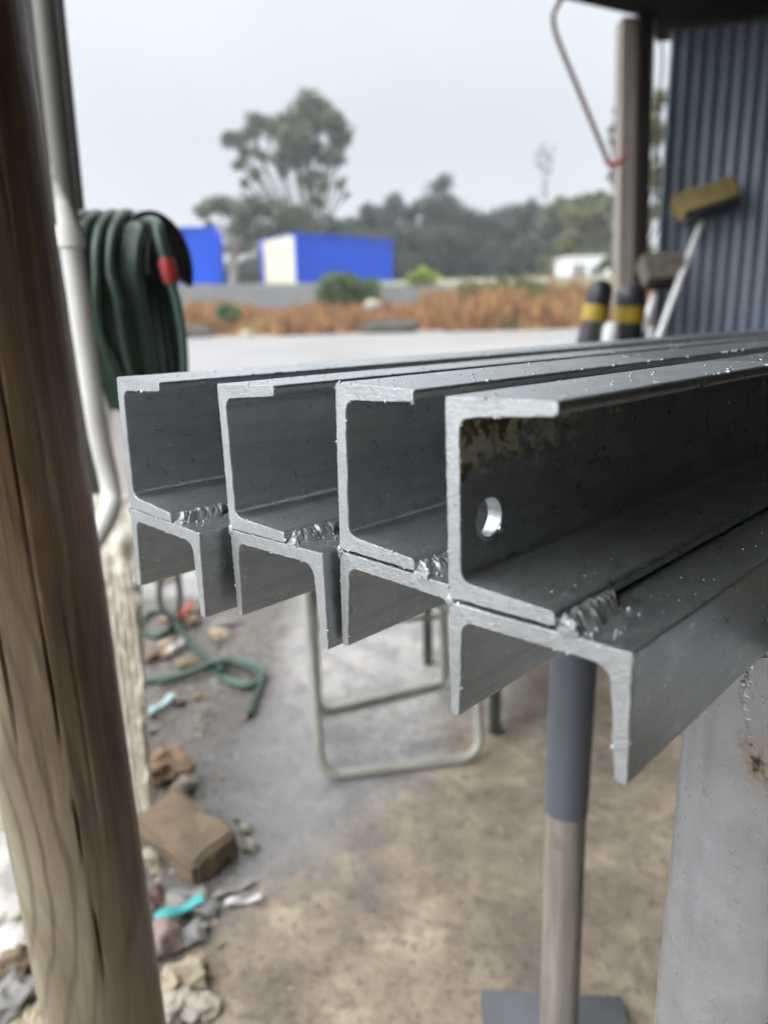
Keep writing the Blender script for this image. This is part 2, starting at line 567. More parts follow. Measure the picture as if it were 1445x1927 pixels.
def weld_mesh(x0, x1, u, seed, size=.0085, g=.001):
    """a rippled fillet bead laid along the toe of the upper channel's lower flange"""
    rg = random.Random(seed)
    mb = MB()
    nseg, nr = 150, 20
    for i in range(nseg + 1):
        t = i / nseg
        x = x0 + (x1 - x0) * t
        end = min(1, t * 14 + .35, (1 - t) * 5 + .25)
        ph = x * 980 + 3.6 * mnoise.noise(Vector((x * 60, seed, 0)))
        s_ = size * end * (1.10 + .50 * mnoise.noise(Vector((x * 75, seed * 3.0, 1))))
        for k in range(nr + 1):
            f = k / nr
            a = math.pi * f
            # concave freezing waves drawn out downhill, from the flange's toe to the web below
            wave = abs(math.sin(ph * .5 + 1.1 * math.sin(a) + .6 * mnoise.noise(Vector((x * 200, f * 4, seed))))) ** .6
            ro = .84 + (.15 + .12 * mnoise.noise(Vector((x * 95, 7, seed)))) * wave * math.sin(a) ** .5 + (.30 * mnoise.noise(Vector((x * 170, f * 3, seed))) + .16 * mnoise.noise(Vector((x * 520, f * 9, seed)))) * math.sin(a)
            du = -s_ * .55 + s_ * 1.75 * f * (.9 + .1 * ro)
            dz = (TT * 1.05 * end * (1 - f) ** 1.35 + .0030 * math.sin(a) * ro + .0022 * (ro - .8) * math.sin(a))
            skew = .005 * math.sin(a) - .004 * f
            mb.v.append((x + skew, -(u + du), -g - .0004 + dz))
    for i in range(nseg):
        for k in range(nr):
            a = i * (nr + 1) + k
            mb.f.append((a, a + nr + 1, a + nr + 2, a + 1))
    mb.f.append(tuple(range(nr + 1)))
    mb.f.append(tuple(nseg * (nr + 1) + k for k in range(nr, -1, -1)))
    for q in range(16):
        x = x0 + (x1 - x0) * rg.random()
        far = rg.random() ** 2 * .016
        mb.blob((x, -(u + size * .9 + far), -g + .0004), rg.choice((.0004, .0006, .0008, .0013)), sub=2, amp=.15, seed=q)
    for q in range(10):
        x = x0 + (x1 - x0) * rg.random()
        mb.blob((x, -(u - size * .8 - rg.random() * .006), TT + .0001), rg.choice((.0005, .0007)), sub=1, amp=.2, seed=q)
    mb.blob((x0 + .0016, -(u + .0035), .0006), .0032, sub=3, amp=.6, freq=3, seed=seed, flat=(.55, 1.5, .8))
    return mb

BLAB = {1: 'silver painted beam of two welded channels, farthest of the four from the big silver leg',
        2: 'silver painted beam of two welded channels, between the outermost one by the hose and the one squeezed beside the bolt hole',
        3: 'silver painted beam of two welded channels, squeezed right beside the one with the bolt hole',
        4: 'silver painted beam of two welded channels with a round hole and bare brown patch inside'}
for i, (off, rot) in BEAMS.items():
    rg = random.Random(40 + i)
    root = empty('steel_beam', BLAB[i], 'steel beam', (off[0], off[1], off[2] + HC), (-R(rot), 0, R(90) - YAW), 'welded channel beams on the trestle')
    ln = 2.5
    spots = []
    for q in range(90):                    # paint lumps and drops on the top flange
        x = .004 + rg.random() ** 1.6 * .75
        spots.append((x, .002 + rg.random() * (BF - .004), H + .0001, rg.choice((.0004, .0005, .0007, .001)) * (1 + x)))
    for q in range(14):
        x = .05 + rg.random() * .6
        spots.append((x, BF - .001, H - .0002, rg.choice((.001, .0016, .0022))))
    for q in range(70):                    # on the bottom flange
        spots.append((.003 + rg.random() ** 1.5 * .3, TW + .007 + rg.random() * (BF - TW - .010), TR - .0012 - .002 * rg.random(), rg.choice((.0003, .0004, .0005))))
    for q in range(30):                    # on the inner web
        spots.append((.004 + rg.random() ** 1.4 * .25, TW - .0001, .018 + rg.random() * .06, rg.choice((.0003, .0004, .0006))))
    up = channel_mesh(fillet(UP), ln, i * 3.7, spots if i != 4 else []).build('channel', MSB if i == 4 else MS, root)
    if i == 4:                             # the bolt hole, cut right through the web
        up.data.transform(Matrix.Identity(4))
        hx, hz, hr = .0228, .0375, .0107
        cut = MB().tube([(hx, .03, hz), (hx, -.05, hz)], hr, seg=48).build('cutter', MS)
        up.parent = None
        md = up.modifiers.new('cut', 'BOOLEAN')
        md.operation, md.solver, md.object = 'DIFFERENCE', 'EXACT', cut
        bpy.context.view_layer.update()
        me = bpy.data.meshes.new_from_object(up.evaluated_get(bpy.context.evaluated_depsgraph_get()))
        up.modifiers.clear()
        up.data = me
        up.data.materials.clear()
        up.data.materials.append(MSB)
        up.parent = root
        bpy.data.objects.remove(cut)
        extra = MB()
        for x, u, z, r_ in spots:
            extra.blob((x, -u, z), r_, sub=1, amp=.25, seed=rg.randint(0, 99), flat=(1.15, 1, .55))
        lip = [Vector((hx + math.cos(a) * (hr - .0006), -TW - .0004, hz + math.sin(a) * (hr - .0006))) for a in [R(200 + k * 7) for k in range(21)]]
        extra.tube(lip, lambda t: .0007 + .0010 * math.sin(math.pi * t) ** 2, seg=8)
        extra.blob((hx + .0085, -TW - .0006, hz - .0072), .0022, sub=2, amp=.5, seed=3)
        bm = bmesh.new()
        bm.from_mesh(up.data)
        tmp = bpy.data.meshes.new('t')
        tmp.from_pydata(extra.v, [], extra.f)
        bm.from_mesh(tmp)
        bm.to_mesh(up.data)
        bm.free()
        bpy.data.meshes.remove(tmp)
        up.data.polygons.foreach_set('use_smooth', [True] * len(up.data.polygons))
        up.data.set_sharp_from_angle(angle=R(35))
    g = GAP[i]
    spots = []
    for q in range(55):                   # on the lower channel's web
        spots.append((.003 + rg.random() ** 1.3 * .5, BF + .012 + rg.random() * (W - BF - .013), -g + .0001, rg.choice((.0002, .00025, .0003, .0004, .0006))))
    for q in range(12):
        spots.append((.03 + rg.random() * .3, W - .004 * rg.random(), -L + .0004, rg.choice((.0008, .0012))))
    channel_mesh(fillet(low(g)), ln, i * 5.3 + 2, spots, rough_end=.00035).build('channel', MS, root)
    wl = {1: (.004, .045), 2: (.003, .042), 3: (.001, .03), 4: (.002, .052)}[i]
    weld_mesh(wl[0], wl[1], BF, i, size={1: .0082, 2: .0078, 3: .0098, 4: .0096}[i], g=g).build('weld_bead', MW, root, smooth=60)
    tb = MB()
    tb.blob((.0005, -.0006, -g * .5 - .0008), .0035, sub=3, amp=.45, freq=2.5, seed=i, flat=(.35, .7, 1.2))
    tb.build('tack_weld', MS, root, smooth=60)
    if i == 3:
        MB().tube([(.0, -BF + .0015, H - .001), (-.0006, -BF + .0008, H - .004), (0, -BF + .001, H - .0075)], .0013, seg=8).build('paint_drip', MS, root)

# ------------------------------------------------------------------ trestle and pipe stand
BEAMZ = HC - .1995                                   # underside of the beams
bd = Vector((math.sin(YAW), math.cos(YAW), 0))
br = Vector((math.cos(YAW), -math.sin(YAW), 0))
legtop = Vector((.277, .474, BEAMZ - .004))
legbot = Vector((.268, .480, 0.0))
# gusset plate set against the leg, its edge welded all round
gq = legtop - bd * .0635
gpx = ((1427, 1238), (1412, 1272), (1402, 1305), (1403, 1345), (1414, 1392), (1430, 1432), (1448, 1470), (1490, 1520), (1600, 1520), (1600, 1238))
def on_plane(px, py):
    d = ray(px, py)
    return EYE + d * ((gq - EYE).dot(bd) / d.dot(bd))
RUST_GAP_AT = tuple(on_plane(1432, 1440) - Vector((legbot.x, legbot.y, 0)))
MSP = silver('silver_paint_scuffed', rust_gap=True, base=(.46, .48, .505), metal=.55)
tr = empty('steel_trestle', 'thick silver painted steel pipe trestle leg with welded crossbar carrying the beams', 'trestle', (legbot.x, legbot.y, 0))
mb = MB()
n_ = 60
mb.tube(rel(tr, [legbot.lerp(legtop, t / n_) for t in range(n_ + 1)]), .060, seg=64)
mb.build('leg', MSP, tr)
# crossbar: square tube welded on the leg, running out under the beams on both sides
MR = Matrix(((bd.x, -br.x, 0), (bd.y, -br.y, 0), (0, 0, 1)))
cb = MB()
a0 = legtop + br * .066
cb.box(rel(tr, [a0 + br * .16 + Vector((0, 0, -.055))])[0], (.07, .28, .10), MR, .006)
cb.build('crossbar', MSP, tr)
cb = MB()
cb.box(rel(tr, [legtop - br * .31 + Vector((0, 0, -.04)) + bd * .03])[0], (.06, .50, .08), MR, .005)
cb.build('crossbar', MSP, tr)
gp = [on_plane(*q) for q in gpx]
gm = MB()
n_ = len(gp)
gm.v = [tuple(p - tr.location) for p in gp] + [tuple(p + bd * .012 - tr.location) for p in gp]
gm.f = [tuple(range(n_)), tuple(range(2 * n_ - 1, n_ - 1, -1))] + [(i, i + n_, (i + 1) % n_ + n_, (i + 1) % n_) for i in range(n_)]
gm.build('gusset_plate', MSP, tr, 30)
wb = MB()
ring = spline([p + bd * .0050 + br * .001 for p in gp[:6]], 24)
wb.tube(rel(tr, ring), lambda t: .0050 * (.95 + .35 * mnoise.noise(Vector((t * 13, 0, 0))) + .18 * mnoise.noise(Vector((t * 40, 2, 0))) + .018 * math.sin(t * 150 + 3 * mnoise.noise(Vector((t * 14, 4, 0))))) * (1 - .6 * sstep(.7, 1, t)), seg=14)
for q in range(12):
    p = ring[rnd.randrange(0, 60)] + br * rnd.uniform(-.006, .012) - bd * .002 + Vector((0, 0, rnd.uniform(-.008, .008)))
    wb.blob(rel(tr, [p])[0], rnd.choice((.0014, .0022, .0032)), sub=2, amp=.1, seed=q)
for q in range(14):
    p = ring[8 * q % len(ring)] + br * rnd.uniform(-.004, .004)
    wb.blob(rel(tr, [p])[0], rnd.uniform(.003, .0052), sub=3, amp=.5, freq=2.2, seed=q + 9, flat=(1, .8, 1.3))
wb.build('weld_bead', MSP, tr, smooth=60)
MB().box(rel(tr, [Vector((legbot.x, legbot.y, .006))])[0], (.24, .24, .012), None, .002).build('base_plate', MSP, tr)

MBL = simple('blue_grey_pipe', (.15, .165, .195), (.12, .135, .16), 6, .38, .15, .15, .001, 60)
MTN = NT('weathered_pipe')
v = MTN.map((9, 9, .8))
f = MTN.noise(v, 5, 5, .6)
f6 = MTN.noise(MTN.map((30, 30, 12)), 2, 6, .7)
MTN = MTN.set(MTN.mix(MTN.ramp(f6, ((.58, 0.0), (.70, .8))), MTN.ramp(f, ((.3, (.20, .175, .14)), (.52, (.31, .28, .235)), (.7, (.40, .375, .33)))), (.15, .155, .165)), .55, .1, MTN.bump(f, .2, .002))
MPL = simple('grey_plate', (.17, .18, .195), (.13, .135, .145), 9, .5, .25, .25, .002, 60)
sb = G(1050, 1975, .012)
st = empty('pipe_stand', 'round pipe stand, blue grey sleeve over weathered tan pipe, on square grey plate', 'pipe stand', (sb.x, sb.y, 0))
stt = P(1083, 1235, sb.y + .008)
seam = P(1064, 1517, sb.y + .003)
ax = (stt - Vector((sb.x, sb.y, .012))).normalized()
base0 = Vector((sb.x, sb.y, .012))
topz = base0 + ax * ((BEAMZ - .06 - .012) / ax.z)
mb = MB().box((0.0, -.018, .006), (.232, .235, .012), Matrix.Rotation(R(-5), 3, 'Z'), .0015)
mb.build('base_plate', MPL, st)
MB().tube(rel(st, [base0.lerp(seam, t / 12) for t in range(13)]), .0282, seg=40).build('pole', MTN, st)
MB().tube(rel(st, [(seam - ax * .004).lerp(topz, t / 12) for t in range(13)]), .0303, seg=40).build('sleeve', MBL, st)
MB().box(rel(st, [topz + Vector((0, 0, .025))])[0], (.30, .07, .05), Matrix.Rotation(-YAW, 3, 'Z'), .004).build('head', MPL, st)

# ------------------------------------------------------------------ timber post
m = NT('wet_timber')
v = m.map((1, 1, 1))
sx = m.n('ShaderNodeSeparateXYZ')
m.l(m.tc.outputs['Object'], sx.inputs[0])
KN = (-.080, -.058, .595)
kd = m.n('ShaderNodeVectorMath', operation='DISTANCE')
kv = m.map((1, 1, .55))
m.l(kv, kd.inputs[0])
kd.inputs[1].default_value = (KN[0], KN[1], KN[2] * .55)    # the knot
kk = m.ramp(kd.outputs['Value'], ((.0, 1.0), (.11, 0.0)), 'EASE')
gv = m.n('ShaderNodeCombineXYZ')
m.l(m.math('ADD', sx.outputs['X'], m.math('MULTIPLY', kk, .05)), gv.inputs[0])
m.l(sx.outputs['Y'], gv.inputs[1])
m.l(m.math('MULTIPLY', sx.outputs['Z'], .075), gv.inputs[2])
g1 = m.noise(gv.outputs[0], 34, 5, .6, .8)
g2 = m.noise(gv.outputs[0], 160, 4, .65, .2)
wv = m.n('ShaderNodeTexWave', wave_type='RINGS', rings_direction='Y')
wvec = m.n('ShaderNodeVectorMath', operation='SUBTRACT')
m.l(m.map((1, 1, .3)), wvec.inputs[0])
wvec.inputs[1].default_value = (KN[0], 0, KN[2] * .3)
m.l(wvec.outputs[0], wv.inputs['Vector'])
wv.inputs['Scale'].default_value = 14
wv.inputs['Distortion'].default_value = 5
wv.inputs['Detail'].default_value = 2
wv.inputs['Detail Scale'].default_value = 1.2
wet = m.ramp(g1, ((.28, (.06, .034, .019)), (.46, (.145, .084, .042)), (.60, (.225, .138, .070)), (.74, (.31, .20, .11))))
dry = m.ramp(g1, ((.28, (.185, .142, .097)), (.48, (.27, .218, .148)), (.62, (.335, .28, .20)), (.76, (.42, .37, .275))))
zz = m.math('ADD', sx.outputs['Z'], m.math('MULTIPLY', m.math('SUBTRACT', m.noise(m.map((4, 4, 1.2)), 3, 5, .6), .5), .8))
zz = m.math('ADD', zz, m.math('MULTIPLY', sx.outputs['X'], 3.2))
c = m.mix(m.ramp(zz, ((.45, 0.0), (1.12, 1.0))), dry, wet)  # blends to the darker brown ramp towards the top and right side
lam = m.math('MULTIPLY', m.ramp(wv.outputs['Fac'], ((.0, 1.0), (.28, 0.0))), m.ramp(kd.outputs['Value'], ((.02, .65), (.28, 0.0))))
c = m.mix(lam, c, (.055, .036, .024))
c = m.mix(m.ramp(kd.outputs['Value'], ((.006, .85), (.02, .0))), c, (.03, .02, .018))
moss = m.math('MULTIPLY', m.ramp(m.math('MULTIPLY', sx.outputs['X'], -12), ((.25, 0.0), (.8, .5))), m.ramp(m.noise(v, 9, 5, .6), ((.35, .2), (.6, 1.0))))
c = m.mix(moss, c, (.27, .265, .175))
g3 = m.noise(m.map((1, 1, .03)), 420, 4, .7)
c = m.mix(m.ramp(g3, ((.30, .25), (.38, 0.0))), c, (.03, .02, .014))
nn = m.bump(g1, .4, .004)
nn = m.bump(g2, .45, .0014, nn)
nn = m.bump(g3, .5, .0012, nn)
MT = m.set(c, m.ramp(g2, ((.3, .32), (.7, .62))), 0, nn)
p0, p1 = P(-116, 0, .70), P(190, 1850, .70)
axd = (p0 - p1).normalized()
pb = p1 - axd * (p1.z / axd.z)
ptop = p1 + axd * ((2.7 - p1.z) / axd.z)
mb = MB()
NS, NRING = 160, 220
def rad_at(a, z):
    r_ = .0640 * (1 + .018 * math.sin(a * 2 + .6) + .014 * mnoise.noise(Vector((math.cos(a) * 1.2, math.sin(a) * 1.2, z * .9))))
    # drying checks: long splits that wander up the log
    for a0, drift, z0, z1, dep, wd in ((R(262), .14, .75, 1.35, .012, .020), (R(303), -.10, .0, 1.05, .007, .013), (R(282), .05, .0, .85, .0012, .008), (R(290), .12, .75, 1.5, .0014, .010), (R(318), .05, .5, 1.8, .002, .014)):
        if z0 - .1 < z < z1 + .1:
            ac = a0 + drift * (z - z0) + .03 * math.sin(z * 7 + a0)
            d = (a - ac + math.pi) % (2 * math.pi) - math.pi
            fade = sstep(z0 - .1, z0 + .15, z) * (1 - sstep(z1 - .15, z1 + .1, z))
            r_ -= dep * fade * max(0, 1 - abs(d) / wd) ** .8
    return r_
for i in range(NRING + 1):
    t = i / NRING
    z = t * 2.7
    cpt = pb.lerp(ptop, t) - pb
    for k in range(NS):
        # finer spacing on the camera's side
        a = 2 * math.pi * k / NS
        r_ = rad_at(a, z)
        mb.v.append((cpt.x + math.cos(a) * r_, cpt.y + math.sin(a) * r_, cpt.z))
for i in range(NRING):
    for k in range(NS):
        a, b = i * NS + k, i * NS + (k + 1) % NS
        mb.f.append((a, b, b + NS, a + NS))
mb.f.append(tuple(NRING * NS + k for k in range(NS)))
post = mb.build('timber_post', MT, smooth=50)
# keep the texture's z axis on the log: shear is tiny, so the object frame serves
post.location = pb
tag(post, 'thick round weathered timber post with long splits and a knot, close to the camera', 'timber post')

# ------------------------------------------------------------------ things behind the timber post
MPVC = NT('stained_white_pipe')
v = MPVC.map((1, 1, .5))
f = MPVC.noise(v, 22, 5, .65)
f2 = MPVC.noise(MPVC.map((1, 1, .3)), 11, 6, .7)
sx = MPVC.n('ShaderNodeSeparateXYZ')
MPVC.l(MPVC.tc.outputs['Object'], sx.inputs[0])
mk = MPVC.math('ADD', MPVC.math('MULTIPLY', MPVC.math('SUBTRACT', sx.outputs['Z'], .50), 1.6), MPVC.math('MULTIPLY', MPVC.math('ADD', sx.outputs['X'], MPVC.math('MULTIPLY', sx.outputs['Z'], .165)), 10))
mk = MPVC.math('ADD', mk, MPVC.math('MULTIPLY', MPVC.math('SUBTRACT', f2, .5), 1.4))
c = MPVC.mix(MPVC.ramp(mk, ((.46, 0.0), (.60, .9))), MPVC.ramp(f, ((.3, (.55, .535, .50)), (.7, (.70, .69, .66)))), (.085, .078, .062))
MPVC = MPVC.set(c, .42, 0, MPVC.bump(f, .2, .002))
YP = 1.30
path = [P(64, -140, YP), P(84, 0, YP), P(112, 260, YP), P(140, 500, YP), P(182, 790, YP), P(208, 915, YP), P(205, 965, YP - .03), P(170, 1030, YP - .07), P(120, 1095, YP - .11)]
dp = empty('downpipe', 'white plastic downpipe with a bend at the bottom, stained dark near the top', 'pipe', path[5])
MB().tube(rel(dp, spline(path, 10)), .0175, seg=24).build('pipe', MPVC, dp)
MB().tube(rel(dp, [P(131, 425, YP), P(136, 465, YP)]), .0215, seg=24).build('bracket', MPVC, dp)
c0 = P(158, 1052, YP - .085)
MB().tube(rel(dp, [c0, c0 + (path[7] - path[6]).normalized() * .045]), .0212, seg=24).build('socket', MPVC, dp)

MDP = simple('dark_brown_post', (.030, .026, .020), (.055, .047, .034), 12, .7, 0, .4, .004, 40, (1, 1, .15))
YD = 1.5
q0, q1 = P(60, 0, YD), P(136, 700, YD)
ax_ = (q0 - q1).normalized()
bot = q1 - ax_ * (q1.z / ax_.z)
top = q0 + ax_ * .5
mb = MB()
vs = []
for p in (bot, top):
    for sx_, sy_ in ((-1, -1), (1, -1), (1, 1), (-1, 1)):
        vs.append(p + Vector((sx_ * .042, sy_ * .042, 0)))
mb.add(vs, [(3, 2, 1, 0), (4, 5, 6, 7), (0, 1, 5, 4), (1, 2, 6, 5), (2, 3, 7, 6), (3, 0, 4, 7)])
tag(mb.build('square_post', MDP, loc=bot), 'dark brown square timber post behind the white downpipe', 'post')

# cream ribbed wall end with a lumpy top
MCR = simple('cream_render', (.80, .76, .66), (.56, .51, .41), 18, .75, 0, .6, .006, 70)
YC = 1.42
tR, bR = P(250, 935, YC), P(280, 1500, YC)
cw = MB()
NXW, NZW = 200, 70
width = .75
for j in range(NZW + 1):
    t = j / NZW
    for i in range(NXW + 1):
        u = i / NXW
        e = bR.lerp(tR, t)
        if t < .02:
            e = Vector((bR.x, bR.y, 0))
        x = e.x - u * width
        lump = .018 * max(0, mnoise.noise(Vector((x * 22, e.z * 22, 3)))) * (.35 + 1.0 * sstep(.45, .95, t)) + .006 * mnoise.noise(Vector((x * 60, e.z * 60, 1)))
        rib = .0045 * math.sin(x * 2 * math.pi / .014) * (1 - sstep(.6, .9, t))
        top_ = .012 * mnoise.noise(Vector((x * 30, 0, 9))) if j == NZW else 0
        edge = .008 * mnoise.noise(Vector((0, e.z * 40, 2))) if i == 0 else 0
        cw.v.append((x + edge, YC - lump - rib, max(0, e.z + top_) if t > .02 else 0))
nw = NXW + 1
for j in range(NZW):
    for i in range(NXW):
        a = j * nw + i
        cw.f.append((a, a + nw, a + nw + 1, a + 1))
o0 = len(cw.v)
for j in range(NZW + 1):
    vv = cw.v[j * nw]
    cw.v.append((vv[0] - .012, YC + .06, vv[2]))
for j in range(NZW):
    cw.f.append((j * nw, o0 + j, o0 + j + 1, (j + 1) * nw))
o1 = len(cw.v)
for i in range(nw):
    vv = cw.v[NZW * nw + i]
    cw.v.append((vv[0] - (.012 if i == 0 else 0), YC + .06, vv[2] - .005))
for i in range(NXW):
    cw.f.append((NZW * nw + i, o1 + i, o1 + i + 1, NZW * nw + i + 1))
tag(cw.build('rendered_wall', MCR, smooth=60, loc=(bR.x, YC, 0)), 'low cream wall with fine upright ribs and crumbling lumpy top', 'wall')

# pale boards standing on top of the cream wall
MBD = simple('pale_board', (.60, .56, .54), (.45, .41, .39), 9, .6, 0, .2, .002, 50, (1, 1, .2))
for k, (xa, ya, xb, hw) in enumerate(((203, 690, 226, .017), (226, 770, 241, .014))):
    a, b = P(xa, ya, YC + .05 - .02 * k), P(xb, 940, YC + .05 - .02 * k)
    sd_ = (a - b).normalized().cross(Vector((0, 1, 0))).normalized()
    q = MB()
    vs = []
    for p in (b, a):
        for s1, s2 in ((-1, -1), (1, -1), (1, 1), (-1, 1)):
            vs.append(p + sd_ * hw * s1 + Vector((0, .007 * s2, 0)))
    q.add(vs, [(3, 2, 1, 0), (4, 5, 6, 7), (0, 1, 5, 4), (1, 2, 6, 5), (2, 3, 7, 6), (3, 0, 4, 7)])
    tag(q.build('board', MBD, loc=b), ('taller pale board end standing on the cream wall beside the downpipe', 'shorter pale board end between the downpipe and the beam ends')[k], 'board')

# ------------------------------------------------------------------ hose on its hanger
MH = simple('green_hose', (.016, .046, .032), (.034, .066, .048), 14, .38, 0, .1, .001, 80)
MH2 = simple('pale_green_hose', (.045, .11, .08), (.075, .145, .115), 14, .4, 0, .1, .001, 80)
MK = simple('black_plastic', (.012, .012, .016), (.03, .03, .036), 10, .4, 0, .1, .001, 80)
MRD = simple('red_plastic', (.38, .03, .026), (.26, .022, .02), 15, .4, 0, .1, .001, 60)
YH = 1.50
hr_ = empty('hose_hanger', 'black curved hose hanger fixed to the dark post, holding green hose', 'hose hanger', P(200, 470, YH))
# a half drum with an upright flange at its outer end
cen = P(210, 520, YH)
drum = MB()
pts = []
for k in range(19):
    a = math.pi * k / 18
    pts.append(Vector((0, math.cos(a) * .085, math.sin(a) * .085)))
x0, x1 = P(140, 500, YH).x, P(300, 500, YH).x
N = len(pts)
dv = []
for xx in (x0, x1):
    for p in pts:
        dv.append(Vector((xx, cen.y + p.y, cen.z + p.z - .005)))
    for p in pts:
        dv.append(Vector((xx, cen.y + p.y * .9, cen.z + p.z * .9 - .005)))
df = []
for k in range(N - 1):
    df += [(k, k + 1, 2 * N + k + 1, 2 * N + k), (N + k + 1, N + k, 3 * N + k, 3 * N + k + 1), (k + 1, k, N + k, N + k + 1), (2 * N + k, 2 * N + k + 1, 3 * N + k + 1, 3 * N + k)]
drum.add(rel(hr_, dv), df)
drum.build('saddle', MK, hr_)
fl = MB()
fp = []
for k in range(25):
    a = math.pi * (1.12 - 1.24 * k / 24)
    fp.append((math.cos(a), math.sin(a)))
fc = P(294, 500, YH + .02)
fv = []
tilt = Matrix.Rotation(R(-27), 3, 'Z')
for th in (-.006, .006):
    for ri, ro in ((.012, .100),):
        for cx_, sx_ in fp:
            fv.append(fc + tilt @ Vector((th, cx_ * ro, sx_ * ro)))
        for cx_, sx_ in fp:
            fv.append(fc + tilt @ Vector((th, cx_ * ri, sx_ * ri)))
N = len(fp)
ff = []
for k in range(N - 1):
    ff += [(k, N + k, N + k + 1, k + 1), (2 * N + k, 2 * N + k + 1, 3 * N + k + 1, 3 * N + k), (k, k + 1, 2 * N + k + 1, 2 * N + k), (N + k, 3 * N + k, 3 * N + k + 1, N + k + 1)]
ff += [(0, 2 * N, 3 * N, N), (N - 1, 2 * N - 1, 4 * N - 1, 3 * N - 1)]
fl.add(rel(hr_, fv), ff)
fl.build('flange', MK, hr_)
MB().box(rel(hr_, [P(128, 480, YH + .02)])[0], (.05, .10, .16), None, .004).build('bracket', MK, hr_)

hose = empty('garden_hose', 'dark green garden hose hung in long loops and trailing tangled onto the ground', 'garden hose', P(240, 450, YH))
hm = MB()
HR = .0105
loops = []
tops = [164, 175, 187, 198, 210, 221, 233, 244, 256, 267, 278, 287, 172, 196, 225, 250]
rg = random.Random(5)
for k, tx in enumerate(tops):
    lay = 0 if k < 12 else 1
    x = P(tx, 520, YH).x
    rr_ = .0965 + .019 * lay
    zc = cen.z - .005
    drop = rg.uniform(.24, .33)
    dx = (.045 - .05 * (tx - 164) / 123) + rg.uniform(-.008, .008) if k < 12 else rg.uniform(-.02, .05)
    pts = []
    # front strand from the bottom up, over the saddle and down the back
    for t in range(9):
        f = t / 9
        pts.append(Vector((x + dx * (1 - f) ** 1.2 + (.003 if k < 12 else .010) * math.sin(f * 5 + k), cen.y - rr_ * (.35 + .65 * f) - .01 * lay, zc - drop * (1 - f))))
    for t in range(9):
        a = math.pi * t / 8
        pts.append(Vector((x + .012 * t / 8, cen.y - math.cos(a) * rr_, zc + math.sin(a) * rr_)))
    for t in range(1, 9):
        f = t / 8
        pts.append(Vector((x + .012 + (dx + .02) * f, cen.y + rr_ * (1 - .65 * f), zc - drop * f)))
    # bottom of the loop
    b0, b1 = pts[-1], pts[0]
    for t in range(1, 6):
        a = math.pi * t / 6
        pts.append(b0.lerp(b1, .5 - .5 * math.cos(a)) - Vector((0, 0, math.sin(a) * .045)))
    pts.append(pts[0])
    hm.tube(rel(hose, spline(pts, 3)), HR, seg=12)
hm.build('coil', MH, hose, smooth=180)
# the outer strand, with a red connector and a thin tail
con = [P(296, 425, YH - .11), P(303, 455, YH - .125), P(313, 490, YH - .13), P(322, 528, YH - .13)]
MB().tube(rel(hose, spline([P(262, 425, YH - .02), P(283, 418, YH - .07), con[0], con[1], con[2]], 6)), HR, seg=12).build('strand', MH, hose, smooth=180)
MB().tube(rel(hose, [con[2].lerp(con[3], -.1), con[2].lerp(con[3], .2), con[2].lerp(con[3], .75), con[2].lerp(con[3], 1.15)]), lambda t: .0145 if .2 < t < .9 else .0120, seg=14).build('connector', MRD, hose)
tail = [con[3], P(334, 570, YH - .12), P(344, 630, YH - .10), P(348, 700, YH - .08), P(345, 800, YH - .05), P(338, 900, YH)]
tail += [G(300, 1120, .35), G(322, 1165, .02), G(345, 1195, .012), G(385, 1245, .012), G(430, 1280, .014), G(470, 1290, .014), G(497, 1272, .014), G(480, 1250, .016), G(440, 1242, .022), G(390, 1252, .03), G(350, 1268, .014), G(300, 1278, .014), G(262, 1282, .014)]
MB().tube(rel(hose, spline(tail, 7)), lambda t: .0075 + .004 * sstep(.2, .5, t), seg=10).build('tail', MH2, hose, smooth=180)
loop2 = [P(300, 900, YH), G(338, 1105, .3), G(336, 1150, .02), G(325, 1178, .014), G(300, 1197, .013), G(275, 1190, .013), G(268, 1168, .013), G(290, 1152, .016), G(318, 1150, .03), G(330, 1170, .035), G(352, 1205, .03), G(390, 1240, .04), G(420, 1262, .036)]
MB().tube(rel(hose, spline(loop2, 7)), .0105, seg=10).build('strand', MH, hose, smooth=180)
loop3 = [G(300, 1285, .02), G(340, 1272, .03), G(385, 1256, .05), G(430, 1247, .035), G(475, 1258, .03), G(492, 1282, .014), G(480, 1315, .014), G(470, 1345, .012)]
MB().tube(rel(hose, spline(loop3, 7)), .0105, seg=10).build('strand', MH, hose, smooth=180)

# ------------------------------------------------------------------ folding chair frame behind the beams
MCH = simple('cream_tube', (.42, .42, .375), (.33, .325, .28), 12, .42, .1, .2, .001, 70)
MSEAT = simple('dark_vinyl', (.10, .095, .085), (.14, .13, .12), 12, .5, 0, .2, .002, 60)
c0_ = G(622, 1462, .012)
ch = empty('folding_chair', 'cream tubular folding chair frame with bent floor loops standing behind the beams', 'folding chair', (c0_.x, c0_.y, 0))
TR_ = .0125
fl_, fr_ = G(606, 1462, TR_), G(905, 1424, TR_)
ul, ur = P(572, 1085, fl_.y + .10), P(882, 1085, fr_.y + .10)
MB().tube(rel(ch, rounded([ul, fl_, fr_, ur], .06, 8)), TR_, seg=14).build('front_frame', MCH, ch, smooth=180)
rl_, rr2 = G(598, 1340, TR_), G(838, 1284, TR_)
ul2, ur2 = P(588, 1095, rl_.y - .20), P(832, 1090, rr2.y - .20)
MB().tube(rel(ch, rounded([ul2, rl_, rr2, ur2], .05, 8)), TR_, seg=14).build('rear_frame', MCH, ch, smooth=180)
s0, s1 = (ul + ur) / 2, (ul2 + ur2) / 2
sc_ = (s0 + s1) / 2
zs = min(ul.z, ul2.z)
ang = math.atan2((ur - ul).y, (ur - ul).x)
MB().box(rel(ch, [Vector((sc_.x, sc_.y, zs + .012))])[0], (.34, .30, .03), Matrix.Rotation(ang, 3, 'Z'), .008).build('seat', MSEAT, ch)
